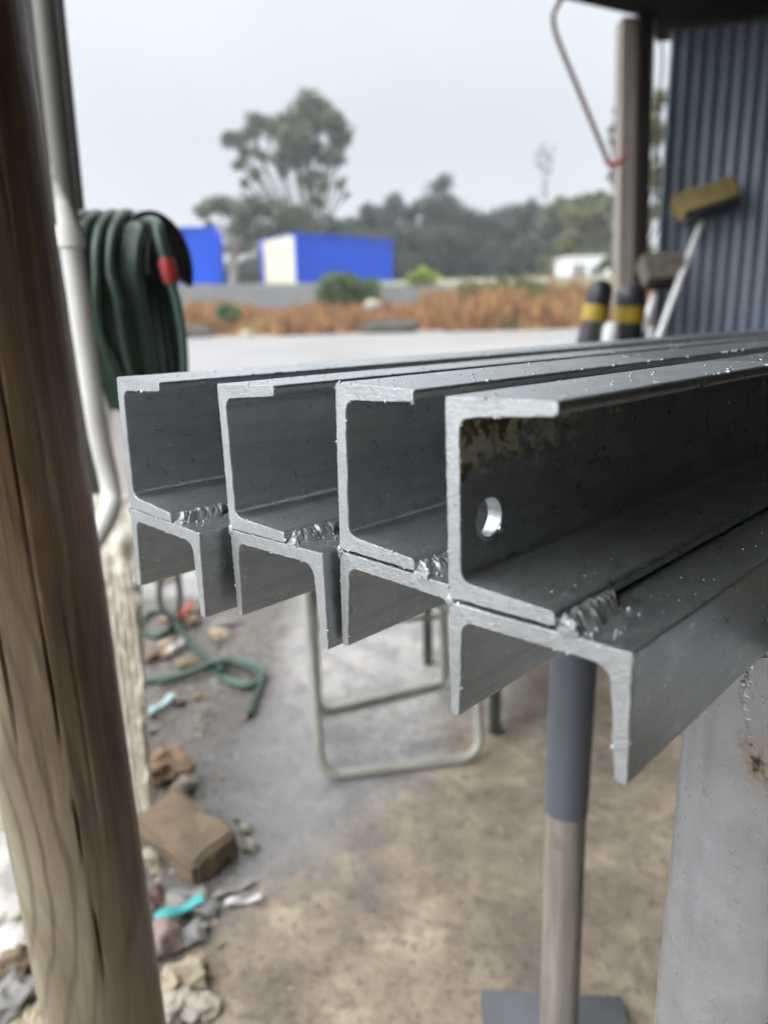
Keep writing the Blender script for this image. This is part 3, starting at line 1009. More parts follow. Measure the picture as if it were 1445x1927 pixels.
x_a, x_b = P(604, 1180, rl_.y - .08), P(836, 1160, rr2.y - .08)
MB().tube(rel(ch, [x_a, x_b]), .008, seg=10).build('crossbar', MCH, ch, smooth=180)

# low table frame further back
MGT = simple('dark_green_paint', (.055, .065, .05), (.08, .088, .07), 12, .5, .1, .2, .001, 60)
ta, tb_ = G(930, 1378), G(805, 1248)
tc_ = (ta + tb_) / 2
tbl = empty('low_table', 'low table on dark green legs, mostly hidden behind the beams', 'table', (tc_.x, tc_.y, 0))
for p in (ta, tb_, ta + Vector((.42, .12, 0)), tb_ + Vector((.42, .12, 0))):
    MB().box(rel(tbl, [p + Vector((0, 0, .18))])[0], (.03, .03, .36), None, .003).build('leg', MGT, tbl)
q = MB()
ex, ey = Vector((.42, .12, 0)), (tb_ - ta)
o_ = ta - ex * .04 - ey * .04 + Vector((0, 0, .36))
ex, ey = ex * 1.08, ey * 1.08
q.add(rel(tbl, [o_, o_ + ex, o_ + ex + ey, o_ + ey, o_ + Vector((0, 0, .03)), o_ + ex + Vector((0, 0, .03)), o_ + ex + ey + Vector((0, 0, .03)), o_ + ey + Vector((0, 0, .03))]),
      [(3, 2, 1, 0), (4, 5, 6, 7), (0, 1, 5, 4), (1, 2, 6, 5), (2, 3, 7, 6), (3, 0, 4, 7)])
q.build('table_top', MGT, tbl)

# ------------------------------------------------------------------ rubble and litter
def stone_mat(name, a, b):
    return simple(name, a, b, 14, .8, 0, .6, .006, 60)
SM = {'brown': stone_mat('brown_stone', (.21, .155, .10), (.13, .095, .062)),
      'orange': stone_mat('orange_stone', (.33, .205, .11), (.21, .14, .09)),
      'pink': stone_mat('pink_stone', (.27, .20, .175), (.19, .14, .12)),
      'pale': stone_mat('pale_stone', (.40, .365, .30), (.27, .24, .195)),
      'grey': stone_mat('grey_stone', (.27, .26, .245), (.17, .165, .155)),
      'tan': stone_mat('tan_stone', (.40, .34, .24), (.28, .23, .16)),
      'red': stone_mat('red_stone', (.15, .085, .07), (.10, .06, .05))}
# big broken block
mb = MB()
bc = G(348, 1575, .05)
bm = bmesh.new()
bmesh.ops.create_cube(bm, size=1)
for v in bm.verts:
    v.co = Vector((v.co.x * .200, v.co.y * .112, v.co.z * .080))
bmesh.ops.bevel(bm, geom=bm.edges[:], offset=.008, segments=2, affect='EDGES')
bmesh.ops.triangulate(bm, faces=bm.faces[:])
bmesh.ops.subdivide_edges(bm, edges=bm.edges[:], cuts=4, use_grid_fill=True)
bm.verts.index_update()
MRot = Matrix.Rotation(R(-38), 3, 'Z') @ Matrix.Rotation(R(10), 3, 'X') @ Matrix.Rotation(R(9), 3, 'Y')
vs = []
for v in bm.verts:
    w = MRot @ v.co
    w += w.normalized() * (.014 * mnoise.noise(w * 17 + Vector((3, 1, 2))) + .006 * mnoise.noise(w * 45) + .003 * mnoise.noise(w * 110))
    vs.append(w + bc)
mb.add(vs, [[v.index for v in f.verts] for f in bm.faces])
bm.free()
tag(mb.build('stone_block', SM['brown'], loc=bc, smooth=40), 'large square edged brown block lying tilted among the rubble', 'block')
def stone(px, py, r_, mat, label, flat=(1, .8, .6), seed=1, z=None, group=None, amp=.45):
    c_ = G(px, py, r_ * flat[2] * .75 if z is None else z)
    o = MB().blob(c_, r_, 2 if r_ < .03 else 3, amp * 1.25, 1.7, flat, seed, True, Matrix.Rotation(seed * 1.3, 3, 'Z')).build('stone', SM[mat], loc=c_, smooth=22)
    return tag(o, label, 'stone', group)
stone(312, 1440, .058, 'orange', 'rough orange brown stone behind the large brown block', (1.1, .8, .6), 2)
stone(348, 1478, .030, 'pale', 'small pale stone at the back edge of the large brown block', seed=3)
stone(306, 1765, .036, 'pink', 'rounded pinkish stone below the turquoise strip', (1, .9, .8), 4, amp=.2)
stone(340, 1847, .036, 'tan', 'ochre tan stone just right of the timber post foot', (1.1, .8, .7), 5)
stone(333, 1895, .035, 'pale', 'flat pale stone at the bottom of the rubble strip beside the timber post', (1.1, .9, .5), 6)
stone(384, 1895, .026, 'pale', 'small flat pale stone farthest from the timber post along the bottom edge', (1.1, .9, .5), 7)
stone(366, 1755, .026, 'grey', 'mottled grey stone beside the pinkish stone', seed=8)
stone(472, 1590, .020, 'pale', 'small chalky white stone past the end of the large brown block', seed=9)
stone(462, 1560, .016, 'pale', 'tiny chalky stone above the chalky white one by the brown block', seed=19)
stone(285, 1612, .028, 'pale', 'whitish stone under the near corner of the large brown block', seed=10)
stone(290, 1700, .030, 'red', 'dark red stone beside the turquoise strip', seed=11)
stone(352, 1700, .040, 'grey', 'dark grey stone under the overhanging end of the large brown block', (1.3, .8, .4), 12)
stone(40, 1805, .045, 'brown', 'brown stone with pale flecks left of the timber post', seed=13)
stone(58, 1868, .026, 'orange', 'rusty orange stone chip left of the timber post', (1.3, .8, .45), 14)
stone(20, 1890, .050, 'grey', 'dark hollowed grey stone in the bottom corner', seed=15)
stone(62, 1930, .040, 'tan', 'yellowish tan stone at the bottom edge left of the timber post', seed=16)
stone(20, 1740, .035, 'pale', 'pale stone half under the white plastic sheet', seed=17)
stone(282, 1455, .022, 'brown', 'small brown stone at the foot of the cream wall', seed=18)
for q in range(26):                        # loose chips, nothing tells these apart
    px, py = rg.uniform(270, 500), rg.uniform(1340, 1900)
    if px > 330 + (py - 1340) * .2 and rg.random() < .7:
        px = 275 + rg.random() * 80
    stone(px, py, rg.uniform(.006, .014), rg.choice(('pale', 'grey', 'tan', 'brown')), 'small loose stone chip scattered on the ground by the rubble strip', seed=q + 30, group='stone chips on the ground')
for q in range(24):
    px, py = rg.uniform(-150, 60), rg.uniform(1500, 1960)
    stone(px, py, rg.uniform(.010, .028), rg.choice(('pale', 'grey', 'tan', 'brown', 'pale')), 'small rubble stone heaped on the ground left of the timber post', seed=q + 70, group='rubble stones left of the timber post')
for q in range(22):
    px, py = rg.uniform(262, 430), rg.uniform(1085, 1320)
    stone(px, py, rg.uniform(.014, .04), rg.choice(('brown', 'grey', 'tan', 'brown', 'orange')), 'small stone lying under and around the tangled green hose', flat=(1.3, .8, .4), seed=q + 110, group='stones around the tangled hose')
# grit: uncountable
gm = MB()
for q in range(4200):
    if q < 2900:
        x = rg.gauss(-.62, .20)
        y = rg.uniform(.75, 2.6)
    else:
        x = rg.uniform(-.9, 1.3)
        y = rg.uniform(.8, 4.0)
    r_ = rg.uniform(.0015, .006) * (1.4 if x < -.4 else .8)
    z = .010 * mnoise.noise(Vector((x * 1.7, y * 1.7, 0))) + .007 * mnoise.noise(Vector((x * 6, y * 6, 3)))
    if x < -.28:
        z += .02 * sstep(-.28, -.6, x) * mnoise.noise(Vector((x * 9, y * 9, 5)))
    a = rg.random() * 6.3
    pts = [Vector((math.cos(a + k * 1.571) * r_ * rg.uniform(.7, 1.3), math.sin(a + k * 1.571) * r_ * rg.uniform(.7, 1.3), 0)) for k in range(4)]
    gm.add([Vector((x, y, z)) + p for p in pts] + [Vector((x, y, z + r_ * rg.uniform(.5, 1)))], [(0, 1, 4), (1, 2, 4), (2, 3, 4), (3, 0, 4)])
MGR = NT('grit')
v = MGR.map()
MGR = MGR.set(MGR.ramp(MGR.noise(v, 70, 2, .5), ((.35, (.10, .09, .08)), (.5, (.28, .25, .21)), (.65, (.46, .42, .36)))), .8)
tag(gm.build('gravel', MGR, smooth=0), 'fine grit and gravel strewn over the ground', 'gravel', kind='stuff')

MTQ = simple('turquoise_plastic', (.05, .36, .36), (.08, .44, .43), 10, .4, 0, .1, .001, 50)
MPQ = simple('pale_turquoise_plastic', (.30, .46, .46), (.40, .52, .52), 10, .4, 0, .1, .001, 50)
MWH = simple('white_plastic', (.55, .53, .515), (.42, .40, .38), 10, .45, 0, .15, .001, 50)
def strip(pa, pb_, w, mat, name, label, cat, z=.02, flat=.35):
    a, b = G(*pa, z), G(*pb_, z)
    o = MB().tube([a.lerp(b, t / 8) + Vector((0, 0, .004 * math.sin(t))) for t in range(9)], lambda t: w * (.85 + .2 * math.sin(t * 7)), seg=10, flat=flat).build(name, mat, loc=a)
    return tag(o, label, cat)
strip((292, 1730), (380, 1692), .014, MTQ, 'plastic_strip', 'bright turquoise plastic strip lying among the stones', 'plastic strip', .03)
strip((275, 1345), (325, 1310), .016, MPQ, 'plastic_strip', 'faded pale turquoise plastic strip at the foot of the cream wall', 'plastic strip')
strip((425, 1700), (492, 1690), .0085, MWH, 'plastic_tube', 'short dirty white plastic tube lying on the ground by the turquoise strip', 'tube', .012, .8)
strip((318, 1228), (350, 1203), .016, MWH, 'plastic_tube', 'white plastic tube lying inside the tangle of green hose', 'tube', .02, .8)
strip((345, 1163), (356, 1140), .016, MRD, 'hose_nozzle', 'pinkish red hose nozzle lying beside the green hose', 'nozzle', .02, .8)
strip((400, 1690), (478, 1660), .008, SM['grey'], 'stick', 'thin grey stick lying above the short white plastic tube', 'stick', .008, .8)
# crumpled white sheet left of the post
sh = MB()
c_ = G(-20, 1620, .03)
for j in range(31):
    for i in range(31):
        x, y = (i / 30 - .5) * .42, (j / 30 - .5) * .50
        z = .045 * abs(mnoise.noise(Vector((x * 9, y * 9, 1)))) + .02 * mnoise.noise(Vector((x * 26, y * 26, 4))) + .012
        sh.v.append((c_.x + x, c_.y + y, .012 + abs(z)))
for j in range(30):
    for i in range(30):
        a = j * 31 + i
        sh.f.append((a, a + 1, a + 32, a + 31))
so = sh.build('plastic_sheet', MWH, smooth=60, loc=(c_.x, c_.y, 0))
sm_ = so.modifiers.new('thickness', 'SOLIDIFY')
sm_.thickness = .0015
tag(so, 'crumpled white plastic sheet on the ground left of the timber post', 'plastic sheet')

# ------------------------------------------------------------------ shed
MCW = simple('blue_grey_corrugated', (.27, .325, .41), (.20, .25, .32), 2.5, .40, .2, .15, .002, 30, (1, 1, .3))
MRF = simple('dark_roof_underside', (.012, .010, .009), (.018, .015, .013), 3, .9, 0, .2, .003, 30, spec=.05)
MPO = simple('grey_timber', (.30, .265, .235), (.20, .172, .15), 4, .75, 0, .5, .004, 30, (6, 6, .4))
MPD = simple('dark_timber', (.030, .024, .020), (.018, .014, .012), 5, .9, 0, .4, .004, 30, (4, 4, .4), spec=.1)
RZ = 2.72
shed = empty('shed', 'open shed with dark roof and blue grey corrugated wall, timber post at its corner', 'shed', (1.6, 4.4, 0))
eA, eB = G(1225, 36, RZ), G(1042, -6, RZ)
YW = eA.y + .12
w0 = P(1247, 300, YW)
W0, W1 = Vector((w0.x, YW, 0)), Vector((w0.x + 2.6, YW - .55, 0))
def corrugated(a, b, z0, z1, pitch=.076, amp=.009, th=.0):
    mb = MB()
    d = b - a
    ln = Vector((d.x, d.y, 0)).length
    n = int(ln / pitch * 8)
    nrm = Vector((d.y, -d.x, 0)).normalized()
    for z in (z0, z1):
        for i in range(n + 1):
            s = ln * i / n
            p = a + d * (i / n) + nrm * (amp * math.sin(2 * math.pi * s / pitch))
            mb.v.append((p.x, p.y, z))
    for i in range(n):
        mb.f.append((i, i + 1, n + 2 + i, n + 1 + i))
    o = len(mb.v)
    for k in range(o):
        x, y, z = mb.v[k]
        mb.v.append((x - nrm.x * .002, y - nrm.y * .002, z))
    for i in range(n):
        mb.f.append((o + i + 1, o + i, o + n + 1 + i, o + n + 2 + i))
    return mb
def shed_part(mb, name, mat, smooth=40):
    mb.v = [tuple(Vector(v) - shed.location) for v in mb.v]
    return mb.build(name, mat, shed, smooth)
shed_part(corrugated(W0, W1, 0, RZ - .02), 'wall', MCW, 60)
W2 = Vector((W1.x - .1, -3.2, 0))
W3 = Vector((-.9, -3.4, 0))
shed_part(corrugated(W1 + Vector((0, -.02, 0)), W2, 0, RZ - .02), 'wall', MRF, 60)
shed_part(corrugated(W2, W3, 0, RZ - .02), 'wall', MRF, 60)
# roof sheet: far edge eB-eA-wall, near edge over and behind the camera
E1 = Vector((-.28, 1.2, RZ))
E2 = Vector((-.90, -.8, RZ))
E3 = Vector((-1.55, -3.45, RZ))
fr = Vector((W1.x + .1, W1.y + .2, RZ))
fe = Vector((eA.x, eA.y, RZ))
poly = [eB, fe, Vector((W0.x, YW + .25, RZ)), fr, Vector((W2.x + .1, -3.45, RZ)), E3, E2, E1]
rf = MB()
n = len(poly)
rf.v = [tuple(p) for p in poly] + [(p.x, p.y, p.z + .05) for p in poly]
rf.f = [tuple(range(n))[::-1], tuple(range(n, 2 * n))]
for i in range(n):
    j = (i + 1) % n
    rf.f.append((i, j, j + n, i + n))
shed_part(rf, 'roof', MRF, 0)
# purlins under the roof
for k in range(4):
    y = .4 + k * 1.15
    xl = E1.x + .15 + (y - E1.y) * ((eB.x - E1.x) / (eB.y - E1.y)) if y > E1.y else E1.x
    b_ = MB().box(((xl + W1.x) / 2, y, RZ - .05), (W1.x - xl - .1, .045, .09))
    shed_part(b_, 'purlin', MPD, 0)
# corner post: weathered grey timber, its shaded face put in as a dark box
def timber(pxa, pxb, hx_, hy_, dy, mat):
    pt_, pbm = P(pxa[0], pxa[1], eA.y - .02 + dy), P(pxb[0], pxb[1], eA.y - .02 + dy)
    dd = (pt_ - pbm).normalized()
    pb2 = pbm - dd * (pbm.z / dd.z)
    pt2 = pbm + dd * ((RZ - .012 - pbm.z) / dd.z)
    mb = MB()
    vs = [p + Vector((sx_ * hx_, sy_ * hy_, 0)) for p in (pb2, pt2) for sx_, sy_ in ((-1, -1), (1, -1), (1, 1), (-1, 1))]
    mb.add(vs, [(3, 2, 1, 0), (4, 5, 6, 7), (0, 1, 5, 4), (1, 2, 6, 5), (2, 3, 7, 6), (3, 0, 4, 7)])
    shed_part(mb, 'post', mat, 0)
timber((1184, 40), (1176, 520), .058, .06, 0, MPO)
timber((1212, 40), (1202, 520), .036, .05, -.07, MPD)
shed_part(MB().tube([P(1243, 0, YW - .1), P(1246, 120, YW - .1), P(1236, 230, YW - .1), P(1240, 375, YW - .1)], .007, seg=8), 'cable', MPD, 180)
shed_part(MB().tube(spline([P(1231, 40, YW - .13), P(1229, 150, YW - .13), P(1224, 250, YW - .13), P(1238, 380, YW - .13)], 6), .003, seg=6), 'cable', MPO, 180)

# bent rod hanging from the roof's corner
MRO = simple('rusty_rod', (.16, .07, .045), (.075, .05, .035), 14, .6, .1, .2, .001, 50)
YR = eB.y - .02
rp = [P(1063, -12, YR), P(1050, 8, YR), P(1041, 30, YR), P(1044, 58, YR), P(1056, 92, YR), P(1082, 155, YR), P(1112, 228, YR), P(1143, 303, YR)]
rod = empty('hanging_rod', 'thin rusty bent rod hanging slanted from the shed roof with red end fitting', 'rod', rp[0])
MB().tube(rel(rod, spline(rp, 6)), .0125, seg=10).build('rod', MRO, rod, smooth=180)
MB().tube(rel(rod, [P(1140, 300, YR), P(1149, 311, YR), P(1160, 308, YR), P(1174, 298, YR)]), .015, seg=10).build('fitting', MRD, rod, smooth=60)

# ------------------------------------------------------------------ things against the shed wall
MBR = NT('yellow_bristles')
v = MBR.map((1, 1, 1))
f = MBR.noise(v, 90, 4, .7)
MBR = MBR.set(MBR.ramp(f, ((.3, (.12, .085, .03)), (.5, (.29, .22, .08)), (.7, (.45, .37, .17)))), .8, 0, MBR.bump(f, .6, .008))
MBR2 = simple('grey_bristles', (.19, .165, .135), (.085, .072, .058), 40, .85, 0, .6, .008, 90)
MHD = simple('white_handle', (.76, .76, .77), (.66, .66, .66), 8, .4, 0, .1, .001, 50)
def broom(bottom_px, neck_px, ha, hb, Yb, Yn, hthick, bristle, block, label, rad):
    """upside-down broom: handle from the ground to the neck, head across the top"""
    b, n_ = P(*bottom_px, Yb), P(*neck_px, Yn)
    d = (n_ - b).normalized()
    g = b - d * (b.z / d.z)
    root = empty('broom', label, 'broom', g)
    MB().tube(rel(root, [g, b, n_ + d * .03]), rad, seg=14).build('handle', MHD, root, smooth=60)
    A, B_ = P(*ha, Yn), P(*hb, Yn)
    ax = (B_ - A)
    ln = ax.length
    ax.normalize()
    up = (d - ax * d.dot(ax)).normalized()
    out = ax.cross(up).normalized()
    M = Matrix((ax, out, up)).transposed()
    c_ = (A + B_) / 2
    MB().box(rel(root, [c_ - up * hthick * .62])[0], (ln * .90, .07, hthick * .30), M, .008).build('head', block, root)
    bb = MB()
    rg2 = random.Random(3)
    for q in range(1500):
        u, w = rg2.uniform(-.5, .5), rg2.uniform(-.5, .5)
        p = c_ + ax * (u * ln * .92) + out * (w * .085) - up * hthick * .5
        tip = p + up * hthick * rg2.uniform(.85, 1.1) + ax * (u * ln * .12 + rg2.gauss(0, .004)) + out * (w * .05 + rg2.gauss(0, .004))
        s_ = ax * .0045
        t_ = out * .0045
        k0 = [p - s_, p + t_, p + s_]
        k1 = [tip - s_ * .8, tip + t_ * .8, tip + s_ * .8]
        bb.add(rel(root, k0 + k1), [(0, 1, 4, 3), (1, 2, 5, 4), (2, 0, 3, 5), (3, 4, 5)])
    bb.box(rel(root, [c_ + up * 0])[0], (ln * .86, .066, hthick * .80), M, .025)
    bb.build('bristles', bristle, root, smooth=0)
    return root
YB = YW - .30
broom((1240, 632), (1322, 412), (1272, 397), (1385, 360), YB - .35, YB + .12, .135, MBR, MK, 'yellow bristled broom stood head up on its white handle against the corrugated wall', .0195)
broom((1203, 632), (1230, 560), (1208, 512), (1282, 506), YB - .17, YB - .045, .145, MBR2, MPD, 'grey brown worn broom head up on a white handle beside the shed post', .0200)

MYL = simple('yellow_band', (.40, .28, .02), (.27, .18, .015), 12, .5, 0, .1, .001, 50)
MDG = simple('dark_grey_body', (.055, .057, .055), (.035, .036, .036), 10, .45, .1, .15, .001, 50)
MDR = simple('dark_red_body', (.16, .012, .012), (.10, .01, .01), 10, .45, 0, .1, .001, 50)
def cyl(px_top, px_low, Y, rad, label, body, second=None, band=(.10, .16)):
    t, b = P(*px_top, Y), P(*px_low, Y)
    d = (t - b).normalized()
    g = b - d * (b.z / d.z)
    root = empty('gas_cylinder', label, 'gas cylinder', g, group='black topped cylinders by the shed post')
    ln = (t - g).length
    def at(s):
        return g + d * s - root.location
    MB().tube([at(0), at(ln - band[1])], rad, seg=28).build('body', body, root)
    MB().tube([at(ln - band[1] - .002), at(ln - band[0])], rad * 1.10, seg=28).build('band', MYL, root)
    prof = [(0, 1.0), (.02, 1.04), (band[0] * .55, 1.03), (band[0] * .78, .92), (band[0] * .93, .66), (band[0], .3)]
    pts = [at(ln - band[0] - .002 + s) for s, _ in prof]
    rr = [r_ for _, r_ in prof]
    MB().tube(pts, lambda q: rad * rr[min(len(rr) - 1, int(round(q * (len(rr) - 1))))], seg=28).build('cap', MK, root, smooth=60)
    if second:
        sp = Vector((.035, .01, 0))
        MB().tube([at(0) + sp, at(ln - band[1] - .02) + sp], rad * .78, seg=24).build('backing', second, root)
    return root
cyl((1134, 526), (1108, 640), 3.05, .047, 'leaning dark grey gas cylinder with black cap, yellow band and red back', MDG, MDR)
cyl((1188, 536), (1180, 640), 3.15, .058, 'black gas cylinder with yellow band standing next to the shed post', MK, None, (.085, .15))
wc = P(1150, 606, 3.0)
o = MB().tube([(wc.x - .02, 3.0, 0), (wc.x - .004, 3.0, wc.z * .93), (wc.x, 3.0, wc.z - .02), (wc.x, 3.0, wc.z)], lambda t: (.032 if t < .9 else .018), seg=20).build('white_pipe', MHD, loc=(wc.x, 3.0, 0), smooth=60)
tag(o, 'short white pipe standing between the two black capped cylinders', 'pipe')

# ------------------------------------------------------------------ yard edge: fence, containers, bushes, grass
MBC = simple('blue_container_paint', (.002, .072, .57), (.002, .062, .50), .6, .55, 0, .1, .003, 6, spec=.12)
MCC = NT('cream_container_paint')
v = MCC.map()
f = MCC.noise(v, 2.2, 6, .7)
MCC = MCC.set(MCC.ramp(f, ((.32, (.42, .27, .16)), (.44, (.58, .53, .43)), (.7, (.68, .655, .57)))), .6)
MWC = simple('white_container_paint', (.82, .82, .82), (.72, .73, .74), .8, .5, 0, .1, .003, 6)
MFN = simple('grey_fence', (.235, .245, .25), (.19, .20, .20), .8, .6, .1, .1, .003, 8)
def container(root, corner, along, across, Lc, Wc, Hc_, side, end):
    """corrugated box with corner posts, rails and a door end with locking bars; corner is its near bottom corner"""
    along, across = along.normalized(), across.normalized()
    upv = Vector((0, 0, 1))
    def panel(o, d, ln, name, mat, flip):
        mb = MB()
        n = int(ln / .07)
        nrm = d.cross(upv).normalized() * (1 if not flip else -1)
        prof = (0, 0, .036, .036)
        for z in (.12, Hc_ - .1):
            for i in range(n + 1):
                p = o + d * (ln * i / n) - nrm * (.02 + prof[i % 4]) + upv * z
                mb.v.append(tuple(p - root.location))
        for i in range(n):
            mb.f.append((i, i + 1, n + 2 + i, n + 1 + i))
        mb.build(name, mat, root, 0)
    panel(corner, along, Lc, 'side_panel', side, False)
    panel(corner + across * Wc, along, Lc, 'side_panel', side, True)
    panel(corner + along * Lc, across, Wc, 'end_panel', side, False)
    M = Matrix((along, across, upv)).transposed()
    fr = MB()
    for a in (0, 1):
        for b in (0, 1):
            fr.box(corner + along * (Lc * a) + across * (Wc * b) + upv * Hc_ / 2 - root.location, (.16, .16, Hc_), M)
    for b in (0, 1):
        for z in (.06, Hc_ - .05):
            fr.box(corner + along * Lc / 2 + across * (Wc * b) + upv * z - root.location, (Lc - .17, .10, .115), M)
    fr.build('frame', side, root, 0)
    MB().box(corner + along * Lc / 2 + across * Wc / 2 + upv * (Hc_ - .03) - root.location, (Lc - .2, Wc - .2, .04), M).build('roof', side, root, 0)
    for b in (0, 1):
        MB().box(corner + across * (Wc * (.26 + .48 * b)) + upv * Hc_ / 2 + along * .01 - root.location, (.05, Wc * .46, Hc_ - .2), M, .01).build('door', end, root, 0)
        for w in (.14, .32):
            c_ = corner + across * (Wc * (w + .53 * b)) - along * .03 - root.location
            MB().tube([c_ + upv * .1, c_ + upv * (Hc_ - .1)], .02, seg=8).build('locking_bar', end, root)
YK = 37.0
ck = P(562, 541, YK)
al, ac = Vector((.74, .67, 0)), Vector((-.67, .74, 0))
k1 = empty('shipping_container', 'blue shipping container with cream door end, the one nearer the green bush', 'shipping container', ck)
container(k1, ck, al, ac, 6.0, 2.9, 2.46, MBC, MCC)
ck2 = P(414, 533, YK + 1)
k2 = empty('shipping_container', 'all blue shipping container partly behind the hose hanger', 'shipping container', ck2)
container(k2, ck2 + Vector((-8.2, -.8, 0)), Vector((1, .10, 0)), Vector((-.10, 1, 0)), 8.2, 2.4, 2.6, MBC, MBC)
ck3 = P(1062, 553, 40)
k3 = empty('site_cabin', 'small white cabin at the far edge of the yard behind the gas cylinders', 'cabin', ck3)
MB().box((1.15, 1.2, .87), (2.3, 2.4, 1.74), None, .03).build('body', MWC, k3, 0)
MB().box((1.15, 1.2, 1.79), (2.5, 2.6, .09), None, .02).build('roof', MWC, k3, 0)
MB().box((.7, -.012, .75), (.72, .04, 1.4), None, .01).build('door', MFN, k3, 0)
MB().box((1.65, -.012, 1.05), (.75, .04, .6), None, .01).build('window', MPL, k3, 0)

f0, f1 = P(250, 533, 34.5), P(1040, 543, 35.2)
fen = empty('panel_fence', 'low grey panel fence along the top of the grassy bank', 'fence', (f0.x, f0.y, ground_z(f0.x, f0.y)))
nP = 11
for k in range(nP):
    a, b = f0.lerp(f1, k / nP), f0.lerp(f1, (k + 1) / nP)
    mb = MB()
    d = (b - a)
    M = Matrix.Rotation(math.atan2(d.y, d.x), 3, 'Z')
    c_ = (a + b) / 2
    zg = ground_z(c_.x, c_.y) - .2
    mb.box(Vector((c_.x, c_.y, (c_.z + zg) / 2)) - fen.location, (d.length - .07, .04, c_.z - zg), M)
    for rr_ in range(7):
        mb.box(Vector((c_.x, c_.y - .03, zg + (c_.z - zg) * (rr_ + .5) / 7)) - fen.location, (d.length - .08, .03, .05), M)
    mb.build('panel', MFN, fen, 0)
for k in range(nP + 1):
    a = f0.lerp(f1, k / nP)
    zg = ground_z(a.x, a.y) - .2
    MB().box(Vector((a.x, a.y, (a.z + zg) / 2 + .03)) - fen.location, (.065, .09, a.z - zg + .06)).build('post', MFN, fen, 0)

def leaf_mat(name, a, b, c_, sc=.5):
    m = NT(name)
    v = m.map()
    f = m.noise(v, sc, 5, .7)
    col = m.ramp(f, ((.32, a), (.5, b), (.68, c_)))
    return m.set(col, .6, 0, None, .25)
LM = {'gum': leaf_mat('gum_leaf', (.062, .070, .045), (.10, .11, .068), (.15, .16, .10)),
      'pine': leaf_mat('dark_leaf', (.045, .058, .048), (.066, .082, .064), (.095, .112, .082)),
      'olive': leaf_mat('olive_leaf', (.07, .075, .028), (.11, .12, .045), (.16, .165, .075)),
      'bush': leaf_mat('bush_leaf', (.045, .085, .03), (.075, .13, .045), (.13, .20, .06), 1.5),
      'lime': leaf_mat('lime_leaf', (.18, .26, .04), (.27, .37, .06), (.36, .46, .10), 1.5),
      'grey': leaf_mat('misted_leaf', (.20, .215, .22), (.25, .265, .27), (.30, .315, .32))}  # last one has the mist's paleness put into the leaf colour
MBK = simple('pale_bark', (.30, .27, .235), (.19, .17, .15), 2, .8, 0, .4, .02, 8)
MBK2 = simple('dark_bark', (.10, .085, .07), (.065, .055, .046), 2, .85, 0, .4, .02, 8)
def leaves(mb, c, r_, n, size, rg, flat=.75, org=Vector((0, 0, 0))):
    for q in range(n):
        d = Vector((rg.gauss(0, 1), rg.gauss(0, 1), rg.gauss(0, 1)))
        d.normalize()
        d *= r_ * rg.random() ** .45
        d.z *= flat
        p = c + d - org
        a = Vector((rg.gauss(0, 1), rg.gauss(0, 1), rg.gauss(0, .7))).normalized()
        b = a.cross(Vector((rg.gauss(0, 1), rg.gauss(0, 1), rg.gauss(0, 1)))).normalized()
        s_ = size * rg.uniform(.6, 1.3)
        i = len(mb.v)
        mb.v += [tuple(p - a * s_), tuple(p + b * s_ * .45), tuple(p + a * s_), tuple(p - b * s_ * .45)]
        mb.f.append((i, i + 1, i + 2, i + 3))
def tree(base, clumps, label, leaf, bark, trunk_r, n, size, seed, fork=.45, cat='tree', group=None, name='tree', flat=.75):
    """trunk that forks into a limb for each foliage clump; clumps are (centre, radius)"""
    rg = random.Random(seed)
    root = empty(name, label, cat, base, group=group)
    tops = [c for c, r_ in clumps]
    mean = sum(tops, Vector()) / len(tops)
    forkp = base.lerp(Vector((mean.x * .4 + base.x * .6, mean.y, mean.z)), fork)
    tm = MB()
    tm.tube(rel(root, spline([base - Vector((0, 0, .4)), base.lerp(forkp, .5) + Vector((rg.uniform(-.1, .1), 0, 0)), forkp], 5)), lambda t: trunk_r * (1.15 - .45 * t), seg=10)
    for c, r_ in clumps:
        midp = forkp.lerp(c, .5) + Vector((rg.uniform(-.25, .25), rg.uniform(-.2, .2), -(c - forkp).length * .08))
        e = c + Vector((0, 0, r_ * .25))
        tm.tube(rel(root, spline([forkp - Vector((0, 0, .1)), midp, c, e], 4)), lambda t: trunk_r * (.40 - .33 * t), seg=7)
        for q in range(3):
            d = Vector((rg.gauss(0, 1), rg.gauss(0, 1), rg.uniform(0, 1))).normalized() * r_ * .8
            tm.tube(rel(root, [midp.lerp(c, .6), c + d * .5 + Vector((0, 0, .1)), c + d]), lambda t: trunk_r * (.16 - .12 * t), seg=5)
    tm.build('trunk', bark, root, smooth=180)
    lm = MB()
    tot = sum(r_ ** 2 for c, r_ in clumps)
    for c, r_ in clumps:
        k = int(n * r_ ** 2 / tot)
        for s in range(5):                     # each clump is itself a few smaller sprays
            d = Vector((rg.gauss(0, 1), rg.gauss(0, 1), rg.gauss(0, .7))).normalized() * r_ * .55
            leaves(lm, c + d, r_ * .74, k // 5, size, rg, flat, base)
    lm.build('crown', leaf, root, smooth=0)
    return root
